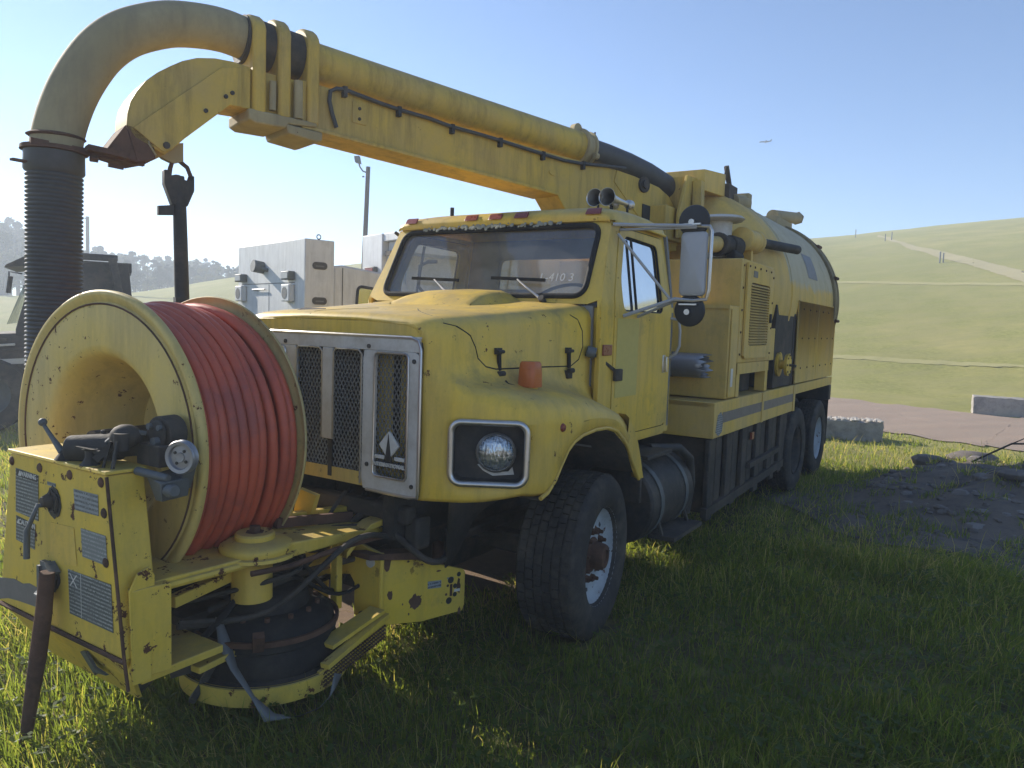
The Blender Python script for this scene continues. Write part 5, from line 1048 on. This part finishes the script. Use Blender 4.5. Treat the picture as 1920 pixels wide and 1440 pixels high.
P('chassis', MB().box(.4, 1.9, -2.8, .1, .5, .76), BLACKM)
def simple_wheel(e, loc, r=.42, w=.24, rz=0, mat=TYRE):
    o = obj('wheel', MB().lathe([(r * .55, -w / 2), (r * .95, -w / 2), (r, -w * .35), (r, w * .35), (r * .95, w / 2), (r * .55, w / 2)], (0, 0, 0), (0, 1, 0), 28), mat, e); o.location = loc; o.rotation_euler = (0, 0, rz)
    obj('rim', MB().lathe([(0, -.02), (r * .3, -.03), (r * .56, -w * .4), (r * .58, -w * .5)], (0, 0, 0), (0, 1, 0), 20).lathe([(0, .02), (r * .3, .03), (r * .56, w * .4), (r * .58, w * .5)], (0, 0, 0), (0, 1, 0), 20), GREYM, o)
for x, y in ((.25, -2.3), (2.0, -2.3), (.3, -.2), (2.0, -.2)): simple_wheel(sv1, (x, y, .42), rz=R(90))
# second one, standing beside it
sv2 = empty('service_truck', 'dirty white service truck with red lamps and open post rack, beside the yellow cab', 'truck', (-2.05, 11.5, 0), math.atan2(.4, -.33))
P = local(sv2)
b2 = P('box_body', MB().box(0, .62, -1.9, 0, .7, 3.20), W_PAINT, bevel=.012)
P('rack_header', MB().box(-.62, .0, -1.5, -.02, 3.08, 3.20).box(-.55, -.02, -1.45, -.1, 2.90, 3.08), W_PAINT, parent=b2, bevel=.01)
for y in (-.10, -.24, -.38): P('rack_post', MB().bar((-.03 + .2 * y, y, .8), (-.03 + .2 * y, y, 2.95), .04, .04), W_PAINT, parent=b2)
P('rack_light', MB().box(-.22, -.06, -.18, -.02, 2.86, 2.93), DARKM, parent=b2)
l2 = P('red_lamp', MB().box(.12, .42, .0, .07, 2.56, 2.70), GREYM, bevel=.01); P('lamp_lens', MB().box(.15, .39, .071, .078, 2.58, 2.68), REDL, parent=l2)
l3 = P('round_red_lamp', MB().box(.10, .36, .0, .06, 2.25, 2.50), W_PAINT, bevel=.02); P('lamp_lens', MB().cyl((.23, .058, 2.38), (.23, .075, 2.38), .08, seg=18), REDL, parent=l3)
P('grab_handle', MB().tube([(.42, .01, 1.95), (.40, .06, 1.98), (.36, .06, 2.1), (.34, .01, 2.13)], .012, 8), CHROME, parent=b2)
P('chassis', MB().box(0, .6, -3.0, .1, .5, .72), BLACKM)
for x, y in ((.1, -.4), (.1, -2.6)): simple_wheel(sv2, (x, y, .42), rz=R(90))
# dark machine at the left edge, seen past the corrugated hose
lm = empty('forestry_loader', 'muddy black loader with slanted windscreen and sun visor, behind the corrugated hose', 'loader', (-7.75, 12.3, 0), R(28))
P = local(lm)   # x to the right, y away
cbl = P('cab', MB().prism([(x, -.75, z) for x, z in [(-.30, 1.55), (-.02, 2.60), (1.25, 2.66), (1.38, 1.2), (-.30, 1.2)]], (0, .06, 0)).prism([(x, .75, z) for x, z in [(-.30, 1.55), (-.02, 2.60), (1.25, 2.66), (1.38, 1.2), (-.30, 1.2)]], (0, .06, 0)).box(.2, 1.3, -.7, .75, 2.50, 2.66), BLACKM, bevel=.01)
P('windscreen', MB().add([(-.42, -.70, 1.62), (-.42, .75, 1.62), (-.12, .75, 2.42), (-.12, -.70, 2.42)], [(0, 1, 2, 3)]), glass('bright_windscreen', (.8, .9, .9), .5, (.5, .6, .6), .4))
P('sun_visor', MB().hexa([(-.42, -.85, 2.48), (.2, -.85, 2.58), (.2, .85, 2.58), (-.42, .85, 2.48), (-.40, -.85, 2.52), (.0, -.85, 2.76), (.0, .85, 2.76), (-.40, .85, 2.52)]), DARKM)
P('rear_guard', MB().bar((1.02, -.8, 2.72), (1.20, -.82, 1.6), .22, .12).bar((.2, -.8, 2.72), (1.1, -.8, 2.72), .12, .10), BLACKM, bevel=.02)
P('side_mirror', MB().bar((-.38, -.80, 2.1), (-.34, -.85, 2.35), .06, .03).tube([(-.2, -.76, 2.4), (-.36, -.84, 2.42), (-.36, -.84, 2.1)], .012, 6), BLACKM)
P('lower_body', MB().hexa([(-1.1, -.8, .9), (1.5, -.8, .9), (1.5, .8, .9), (-1.1, .8, .9), (-.9, -.75, 1.45), (1.45, -.75, 1.6), (1.45, .75, 1.6), (-.9, .75, 1.45)]), DARKM, bevel=.04)
for i in range(9):
    x = -.95 + .1 * (i % 5); P('bonnet_rib', MB().bar((x, -.84, 1.5 - .07 * i), (x + .35, -.86, 1.53 - .07 * i), .06, .035), ALU if i % 3 == 0 else DARKM, bevel=.008)
P('bumper_rail', MB().bar((-1.4, -.9, 1.0), (.6, -.95, 1.12), .06, .08), ALU)
P('amber_lamp', MB().box(.95, 1.12, -.3, -.1, 1.95, 2.03), AMBER); P('white_panel', MB().box(.9, 1.15, -.3, -.1, 1.72, 1.90).cyl((1.45, -.3, 1.85), (1.75, -.2, 1.84), .04), PLAST)
for x, y in ((-.65, -.85), (1.1, -.85), (-.65, .8), (1.1, .8)): simple_wheel(lm, (x, y, .56), .56, .4)

# ================================================================== POLES, MARKERS, BLOCKS, PLANE
def gz(x, y): return float(terrain(x, y))
lp = empty('floodlight_pole', 'tall dark pole with a floodlight on a curved arm beside the white trucks', 'light pole', (-6.06, 30, gz(-6.06, 30)))
zt = CAM_H + (597 - 321) / 1400 * 30 - lp.location.z
P = local(lp)
P('pole', MB().tube([(-.12, 0, -.3), (0, 0, zt * .5), (.10, 0, zt)], [.11, .10, .085], 14), WOODP)
P('curved_arm', MB().tube([(.04, 0, zt - .22), (-.10, -.02, zt - .18), (-.22, -.03, zt - .02), (-.26, -.03, zt + .12)], .028, 8), GREYM)
P('floodlight', MB().hexa([(-.40, -.14, zt + .14), (-.18, -.10, zt + .10), (-.18, .12, zt + .10), (-.40, .08, zt + .14), (-.45, -.12, zt + .38), (-.24, -.09, zt + .40), (-.24, .12, zt + .40), (-.45, .08, zt + .38)]), GREYM, bevel=.02)
P('insulator', MB().cyl((-.12, -.03, zt - .4), (-.05, 0, zt - .38), .03, seg=8), GREYM)
fx, fy = (163 - 960) / 1400 * 72, 72.
fp_ = empty('utility_pole', 'slim far utility pole rising just right of the corrugated hose', 'pole', (fx, fy, gz(fx, fy)))
P = local(fp_); zt = CAM_H + (578 - 410) / 1400 * 72 - fp_.location.z
P('pole', MB().cyl((0, 0, -.3), (.06, 0, zt), .20, .16, 10), WOODP); P('lamp_arm', MB().tube([(0, 0, zt - .2), (-.5, 0, zt - .1), (-.9, 0, zt + .5)], .05, 6), GREYM)
for i, (x, y, h, t_) in enumerate([(37.2, 83.3, .9, 'thin marker post alone on the skyline of the hill'), (34.7, 71.4, .7, 'left one of two marker posts at the top of the dirt track'), (35.4, 71.6, .8, 'right one of two marker posts at the top of the dirt track'), (27.9, 49.8, .75, 'marker post on the hillside just below the dirt track')]):
    z = gz(x, y); tag(obj('marker_post', MB().cyl((x, y, z - .2), (x, y, z + h), .05, seg=8).cyl((x + .22, y, z - .2), (x + .22, y, z + h * .9), .045, seg=8) if i == 3 else MB().cyl((x, y, z - .2), (x, y, z + h), .05, seg=8), GREYM), t_, 'post', 'marker posts on the hill')
def block(name, a, b, depth, h, label, lift=0, nlumps=8):
    a = Vector((*a, 0)); b = Vector((*b, 0)); u = (b - a); L = u.length; u.normalize(); n = Vector((-u.y, u.x, 0)); z0 = gz((a.x + b.x) / 2, (a.y + b.y) / 2) + lift
    me = MB(); q = random.Random(3); rows = []
    bm = bmesh.new(); bmesh.ops.create_cube(bm, size=1); bmesh.ops.subdivide_edges(bm, edges=bm.edges, cuts=9, use_grid_fill=True)
    for v in bm.verts:
        j = .012; v.co = Vector((v.co.x * L + q.uniform(-j, j), v.co.y * depth + q.uniform(-j, j), (v.co.z + .5) * (h + .1) - .1 + q.uniform(-j, j)))
    bm.verts.index_update(); mb = MB(); mb.add([(a + b) / 2 + n * depth / 2 + u * v.co.x + n * v.co.y + Vector((0, 0, v.co.z + z0)) for v in bm.verts], [[v.index for v in f.verts] for f in bm.faces]); bm.free()
    return tag(obj(name, mb, CONC, bevel=.008, sharp=50), label, 'concrete block')
block('concrete_block', (11.76, 18.95), (12.75, 18.42), .6, .47, 'weathered grey concrete block at the far side of the gravel road')
block('concrete_block', (4.3, 13.80), (6.72, 13.36), .55, .34, 'long low concrete block half hidden behind the rear wheels')
# loose pale gravel heaped on top of the long block
q = random.Random(12); mb = MB()
for i in range(420):
    t = q.random(); w = q.random(); p = Vector((4.3, 13.80, 0)).lerp(Vector((6.72, 13.36, 0)), t) + Vector((.09, .49, 0)) * w; r_ = q.uniform(.015, .045)
    mb.sphere((p.x, p.y, gz(5.5, 13.6) + .345 + r_ * .4), r_, 6, (q.uniform(.7, 1.3), q.uniform(.7, 1.3), .6))
go = obj('pale_gravel', mb, plain('pale_gravel', (.50, .46, .40), .9, 0, .3, 8), sharp=20); go['kind'] = 'stuff'
# rubble
def rock(mb, c, r_, q):
    n = 7; m = 5; off = [[1 + q.uniform(-.28, .28) for _ in range(n)] for _ in range(m + 1)]; sx, sy, sz = q.uniform(.8, 1.4), q.uniform(.8, 1.3), q.uniform(.4, .8); a0 = q.uniform(0, 6)
    rows = [[(c[0] + r_ * off[i if 0 < i < m else 0][k if 0 < i < m else 0] * sx * math.sin(math.pi * i / m) * math.cos(a0 + 2 * math.pi * k / n), c[1] + r_ * off[i][k] * sy * math.sin(math.pi * i / m) * math.sin(a0 + 2 * math.pi * k / n), c[2] + r_ * sz * math.cos(math.pi * i / m)) for k in range(n)] for i in range(m + 1)]
    mb.grid(rows, True)
q = random.Random(21); mb = MB()
for i in range(1500):
    a = q.uniform(0, 6.28); d = math.sqrt(q.random()) * 1.0; x, y = 6.4 + 2.7 * d * math.cos(a), 7.8 + 2.7 * d * math.sin(a); r_ = .010 + .05 * q.random() ** 3
    rock(mb, (x, y, gz(x, y) + r_ * .2), r_, q)
ru = obj('rubble_gravel', mb, ROCK, sharp=20); ru['kind'] = 'stuff'
q = random.Random(77); mb = MB()
for i in range(170):
    a = q.uniform(0, 6.28); d = math.sqrt(q.random()); x, y = 6.7 + 2.6 * d * math.cos(a), 8.3 + 2.2 * d * math.sin(a); r_ = .02 + .09 * q.random() ** 3; rock(mb, (x, y, gz(x, y) - r_ * .15), r_, q)
ru2 = obj('rubble_stones', mb, plain('pale_rubble_stone', (.22, .195, .175), .95, 0, .35, 5, .6), sharp=25); ru2['kind'] = 'stuff'
for (x, y, r_, lab) in [(5.55, 9.75, .22, 'rounded grey boulder at the left end of the rubble heap'), (6.35, 10.15, .27, 'largest broken rock on the back edge of the rubble heap'), (7.3, 9.75, .20, 'flat pale rock on the far right of the rubble heap'), (5.6, 8.2, .15, 'small pale rock at the front of the rubble heap'), (6.9, 7.3, .14, 'angular rock low on the right flank of the rubble heap')]:
    mb = MB(); rock(mb, (x, y, gz(x, y) + r_ * .25), r_, q); tag(obj('rock', mb, ROCK, sharp=25, bevel=.01), lab, 'rock', 'rocks on the rubble heap')
mb = MB(); mb.tube([(6.0, 9.6, gz(6, 9.6) + .05), (6.3, 9.3, .62), (6.9, 9.1, .66), (7.6, 9.2, .42)], [.012, .012, .010, .006], 6).tube([(6.3, 9.3, .62), (6.35, 9.0, .78)], [.008, .004], 5).tube([(6.5, 9.2, .64), (6.4, 8.7, .52)], [.008, .004], 5)
tag(obj('fallen_branch', mb, BARK), 'thin bent branch lying across the rubble heap', 'branch')
# passenger jet, tiny and high
d = 2400; c0 = Vector(((1435 - 960) / 1400, 1, 0)); pl = Rv * ((1435 - 960) / FPX) + Uv * ((720 - 266) / FPX) + Fv; pl = pl * d + Vector((0, 0, CAM_H))
jt = empty('airliner', 'tiny distant passenger jet in the clear blue sky', 'aeroplane', pl, R(-28)); P = local(jt)
jw = plain('jet_paint', (.10, .13, .18), .5)
P('fuselage', MB().tube([(-19, 0, 0), (-17, 0, .6), (-12, 0, .9), (14, 0, .9), (19, 0, 0)][::-1], [.3, 1.6, 2.0, 2.0, .4], 12), jw)
P('wing', MB().prism([(-4, 0, -.6), (4, 0, -.6), (8, -17, .9), (6, -17, .9)], (0, 0, .5)).prism([(-4, 0, -.6), (4, 0, -.6), (8, 17, .9), (6, 17, .9)], (0, 0, .5)), jw)
P('tail_fin', MB().prism([(13, -.2, 1), (19, -.2, 1.5), (20, -.2, 7), (17.5, -.2, 7)], (0, .4, 0)).prism([(15, -6, 1.2), (18, -6, 1.2), (18, 6, 1.2), (15, 6, 1.2)], (0, 0, .3)), jw)
for y in (-6, 6): P('engine', MB().cyl((-3, y, -2), (2, y, -2), 1.1, seg=12), jw)

# ================================================================== TREES
def leafmat(name, a, b):
    g = NG(name); oi = g.n('ShaderNodeObjectInfo'); c = g.mix(g.noise(.8, 4, .7), a, b); c = g.mix(g.math('MULTIPLY', oi.outputs['Random'], .5), c, tuple(v * 1.5 for v in a))
    p = g.bsdf(c, .8, spec=.2); t = g.n('ShaderNodeBsdfTranslucent'); g.l(c, t.inputs[0]); m = g.n('ShaderNodeMixShader'); m.inputs[0].default_value = .3
    g.l(p.outputs[0], m.inputs[1]); g.l(t.outputs[0], m.inputs[2]); g.l(m.outputs[0], g.out.inputs[0]); return g.m
PINE = leafmat('pine_needles', (.020, .034, .016), (.040, .054, .022)); LEAF = leafmat('spring_leaves', (.085, .095, .04), (.13, .13, .06))
def crown_mesh(name, kind, H, W, seed, mat, n):
    q = random.Random(seed); vs, fs = [], []
    base = .42 if kind == 'pine' else .25; lobes = []
    for i in range(11 if kind == 'pine' else 15):
        t = q.random(); z = H * (base + (1 - base) * t * .95); env = (1 - abs(t - .45) * 1.35) if kind == 'pine' else math.sin(math.pi * min(1, t * .8 + .2))
        a = q.uniform(0, 6.28); rr = W * .5 * max(.15, env) * q.uniform(.2, .8); lobes.append((rr * math.cos(a), rr * math.sin(a), z, W * q.uniform(.16, .30) * max(.4, env)))
    for i in range(n):
        lx, ly, lz, lr = q.choice(lobes); u = Vector((q.gauss(0, 1), q.gauss(0, 1), q.gauss(0, .75))).normalized() * lr * (.55 + .5 * q.random())
        c = Vector((lx, ly, lz)) + u; s_ = q.uniform(.22, .44) * (1 if kind == 'pine' else .85); d1 = Vector((q.gauss(0, 1), q.gauss(0, 1), q.gauss(0, 1))).normalized(); d2 = d1.orthogonal().normalized()
        o = len(vs); vs += [c - d1 * s_, c + d2 * s_ * .5, c + d1 * s_, c - d2 * s_ * .5]; fs.append((o, o + 1, o + 2, o + 3))
    mb = MB(); mb.add(vs, fs); me = bpy.data.meshes.new(name); me.from_pydata(mb.v, [], mb.f); me.materials.append(mat)
    tb = MB().tube([(0, 0, -1), (.1, .05, H * .4), (-.05, .1, H * .75), (0, 0, H * .96)], [.024 * H, .018 * H, .011 * H, .003 * H], 7)
    for k in range(9):
        l_ = q.choice(lobes); tb.tube([(0, 0, l_[2] * .8), (l_[0] * .5, l_[1] * .5, l_[2] * .9), (l_[0], l_[1], l_[2])], [.007 * H, .005 * H, .002 * H], 4)
    return me, make_mesh(name + '_trunk', tb, BARK)
KINDS = [crown_mesh('crown', 'pine', 14, 6.5, 1, PINE, 2000), crown_mesh('crown', 'pine', 14, 5.5, 2, PINE, 1700), crown_mesh('crown', 'broad', 11, 7, 3, PINE, 2300), crown_mesh('crown', 'broad', 11, 6, 4, LEAF, 800), crown_mesh('crown', 'pine', 13, 6, 5, PINE, 1500)]
TL = ['tall dark pine in the hazy wood', 'slender dark pine in the hazy wood', 'broad dark tree in the hazy wood', 'pale thin-leaved spring tree in the hazy wood', 'ragged pine in the hazy wood']
q = random.Random(8); ti = 0
for rowi, (dist_, n) in enumerate(((98, 34), (110, 36), (124, 34))):
    for i in range(n):
        hd_ = -38.5 + 22 * (i + q.uniform(-.35, .35)) / n; r_ = dist_ + q.uniform(-5, 5); x, y = r_ * math.sin(R(hd_)), r_ * math.cos(R(hd_))
        target = np.interp(hd_, [-38, -35, -33.2, -31, -28, -25, -22, -18], [6.3, 6.2, 5.3, 4.1, 4.3, 3.95, 3.85, 3.6])
        z = gz(x, y); hh = r_ * math.tan(R(target)) + CAM_H - z; hh *= q.uniform(.86, 1.0) * (1 if rowi else .84)
        k = q.choice([0, 1, 2, 3, 4, 0, 2, 3]); side = 'at the far left' if hd_ < -33 else 'behind the reel and hanging pipe' if hd_ < -25 else 'left of the white truck'
        t = empty('pine_tree' if k in (0, 1, 4) else 'leafy_tree', TL[k] + ' ' + side, 'tree', (x, y, z - .2), q.uniform(0, 6), 'trees of the far wood')
        H0 = (14, 14, 11, 11, 13)[k]; sc = hh / H0; t.scale = (sc * 1.1, sc * 1.1, sc)
        for nm, me in (('crown', KINDS[k][0]), ('trunk', KINDS[k][1])):
            o = bpy.data.objects.new(nm, me); COL.objects.link(o); o.parent = t
# ================================================================== GRASS
def grass_obj(name, seed, areas, mat, mask, hrange, wid, straw):
    rg = np.random.RandomState(seed); X = []; Y = []; Hs = []; Ws = []
    for (r0_, r1_, a0_, a1_, dens, hk) in areas:
        n = int(.5 * (r1_ ** 2 - r0_ ** 2) * math.radians(a1_ - a0_) * dens); r_ = np.sqrt(rg.uniform(r0_ ** 2, r1_ ** 2, n)); a = np.radians(rg.uniform(a0_, a1_, n))
        x = r_ * np.sin(a); y = r_ * np.cos(a); cl = .5 + .5 * lump(x * 1.3 + 3, y * 1.3) + .25 * lump(x * 4, y * 4)
        cl = cl * (.55 + .45 * np.sin(x * .9 + 2 * np.sin(y * .7)) * np.sin(y * 1.1 + x * .3)) + .12; k = mask(x, y) & (rg.uniform(0, 1, n) < .3 + .8 * cl)
        x, y, r_, cl = x[k], y[k], r_[k], cl[k]; n = len(x)
        X.append(x); Y.append(y); Hs.append((hrange[0] + (hrange[1] - hrange[0]) * rg.beta(1.6, 2.6, n) * 1.25) * hk * (.55 + .75 * np.clip(cl, 0, 1.2))); Ws.append(np.full(n, wid) * (1 + r_ / 7))
    x, y, h, w = map(np.concatenate, (X, Y, Hs, Ws)); n = len(x); z = terrain(x, y) - .01
    az = rg.uniform(0, 2 * np.pi, n); lean = rg.gamma(2, .21, n) * h * (1 + .8 * np.clip(np.sin(x * 2.1 + y * 1.3) * np.sin(y * 2.7), 0, 1)); la = rg.uniform(0, 2 * np.pi, n) * .65 + 2.4
    dx, dy = np.cos(la) * lean, np.sin(la) * lean; wx, wy = np.cos(az) * w, np.sin(az) * w
    V = np.zeros((n, 7, 3)); 
    for i, (t, k) in enumerate(((0, 1.0), (.4, .85), (.75, .55))):
        bx = dx * t ** 1.9; by = dy * t ** 1.9; bz = h * (t - .25 * t ** 3 * np.clip(lean / h, 0, 1.5))
        V[:, 2 * i, 0] = x + bx - wx * k; V[:, 2 * i, 1] = y + by - wy * k; V[:, 2 * i + 1, 0] = x + bx + wx * k; V[:, 2 * i + 1, 1] = y + by + wy * k; V[:, 2 * i, 2] = V[:, 2 * i + 1, 2] = z + bz
    V[:, 6, 0] = x + dx; V[:, 6, 1] = y + dy; V[:, 6, 2] = z + h * (1 - .25 * np.clip(lean / h, 0, 1.5))
    tri = np.array([[0, 1, 3], [0, 3, 2], [2, 3, 5], [2, 5, 4], [4, 5, 6]]); Fc = (np.arange(n)[:, None, None] * 7 + tri[None]).reshape(-1, 3)
    me = bpy.data.meshes.new(name); me.vertices.add(n * 7); me.vertices.foreach_set('co', V.reshape(-1)); m = len(Fc)
    me.loops.add(m * 3); me.loops.foreach_set('vertex_index', Fc.reshape(-1)); me.polygons.add(m); me.polygons.foreach_set('loop_start', np.arange(m) * 3); me.polygons.foreach_set('loop_total', np.full(m, 3))
    me.update(calc_edges=True); at = me.attributes.new('tone', 'FLOAT', 'POINT'); tone = np.where(rg.uniform(0, 1, n) < straw, rg.uniform(.75, 1, n), rg.uniform(0, .6, n)); tone = np.clip(tone + .22 * np.sin(x * 1.1 + 2 * np.sin(y * .8)) * np.sin(y * .9 + 1.7 * np.sin(x * .6)) + .10 * np.sin(x * 5.3) * np.sin(y * 6.1), 0, 1); at.data.foreach_set('value', np.repeat(tone, 7))
    me.polygons.foreach_set('use_smooth', np.ones(m, bool)); me.materials.append(mat)
    o = bpy.data.objects.new(name, me); COL.objects.link(o); o['kind'] = 'stuff'; return o
g = NG('grass_blades'); at = g.n('ShaderNodeAttribute'); at.attribute_name = 'tone'
cr = g.n('ShaderNodeValToRGB'); el_ = cr.color_ramp.elements; el_[0].color = (.085, .125, .030, 1); el_[1].color = (.34, .30, .15, 1); el_[1].position = 1; e = el_.new(.45); e.color = (.155, .205, .045, 1); e = el_.new(.70); e.color = (.19, .21, .06, 1)
g.l(at.outputs['Fac'], cr.inputs[0]); p = g.bsdf(cr.outputs[0], .5, spec=.35); t = g.n('ShaderNodeBsdfTranslucent'); g.l(g.mix(1, cr.outputs[0], (2.6, 2.3, 1.1), 'MULTIPLY'), t.inputs[0])
m = g.n('ShaderNodeMixShader'); m.inputs[0].default_value = .55; g.l(p.outputs[0], m.inputs[1]); g.l(t.outputs[0], m.inputs[2]); g.l(m.outputs[0], g.out.inputs[0]); BLADE = g.m
rn = np.array(ROADN)
def gmask(x, y):
    tx = (x - ORG.x) * AX.x + (y - ORG.y) * AX.y; ty = (x - ORG.x) * AY.x + (y - ORG.y) * AY.y
    dirt = ((tx - .9) / 2.3) ** 2 + ((ty - .9) / 1.2) ** 2 > 1 + .3 * np.sin(x * 9) * np.sin(y * 7)
    road = y < np.interp(x, rn[:, 0], rn[:, 1]) - .1 + .35 * np.sin(x * 3.1) * np.sin(y * 2.3) * .6
    d = np.hypot((x - 6.45) / 2.5, (y - 7.75) / 2.6); rub = (d > 1 + .25 * np.sin(x * 5) * np.sin(y * 4)) | (np.sin(x * 7.7) * np.sin(y * 9.1) > .35)
    wh = ~((np.abs(tx) < .3) & (np.abs(np.abs(ty) - 1.0) < .22))
    return dirt & road & rub & wh
AREAS = [(2.2, 4.2, -40, 42, 4600, 1.0), (4.2, 7, -40, 42, 2600, .95), (7, 12, -42, 42, 1100, .7), (12, 23, -42, 42, 330, .55)]
grass_obj('long_grass', 5, AREAS, BLADE, gmask, (.06, .23), .0023, .13)
grass_obj('seed_stalks', 9, [(2.3, 6, -40, 42, 170, 1), (6, 14, -40, 42, 60, 1)], BLADE, gmask, (.22, .36), .0013, .75)
# low broad-leaved weeds
q = random.Random(31); mb = MB(); n_ = 0
while n_ < 2600:
    a = R(q.uniform(-38, 40)); r_ = 2.4 + 5 * q.random() ** 1.3; x, y = r_ * math.sin(a), r_ * math.cos(a)
    if not bool(gmask(np.array([x]), np.array([y]))[0]) : n_ += 1; continue
    z = gz(x, y) + q.uniform(.05, .16); n_ += 1
    for k in range(q.randint(3, 6)):
        b = q.uniform(0, 6.28); L = q.uniform(.02, .045); c = Vector((x, y, z)); d1 = Vector((math.cos(b), math.sin(b), q.uniform(-.2, .5))) * L; d2 = Vector((-math.sin(b), math.cos(b), 0)) * L * .32
        mb.add([c, c + d1 * .5 + d2, c + d1, c + d1 * .5 - d2], [(0, 1, 2, 3)])
wdm = bpy.data.meshes.new('weeds'); wdm.from_pydata(mb.v, [], mb.f); wdm.materials.append(BLADE); wo_ = bpy.data.objects.new('low_weeds', wdm); COL.objects.link(wo_); wo_['kind'] = 'stuff'
# ================================================================== HAZE
if HAZE:
    hz_ = obj('haze', MB().box(-330, 330, -330, 330, -1.6, 24), MATS['black_steel']); hz_['kind'] = 'stuff'
    m = bpy.data.materials.new('haze_air'); m.use_nodes = True; t = m.node_tree; t.nodes.clear(); o = t.nodes.new('ShaderNodeOutputMaterial'); v = t.nodes.new('ShaderNodeVolumePrincipled')
    v.inputs['Color'].default_value = (.78, .87, 1.0, 1); v.inputs['Density'].default_value = HAZE; v.inputs['Anisotropy'].default_value = .3
    t.links.new(v.outputs[0], o.inputs['Volume']); hz_.data.materials.clear(); hz_.data.materials.append(m)
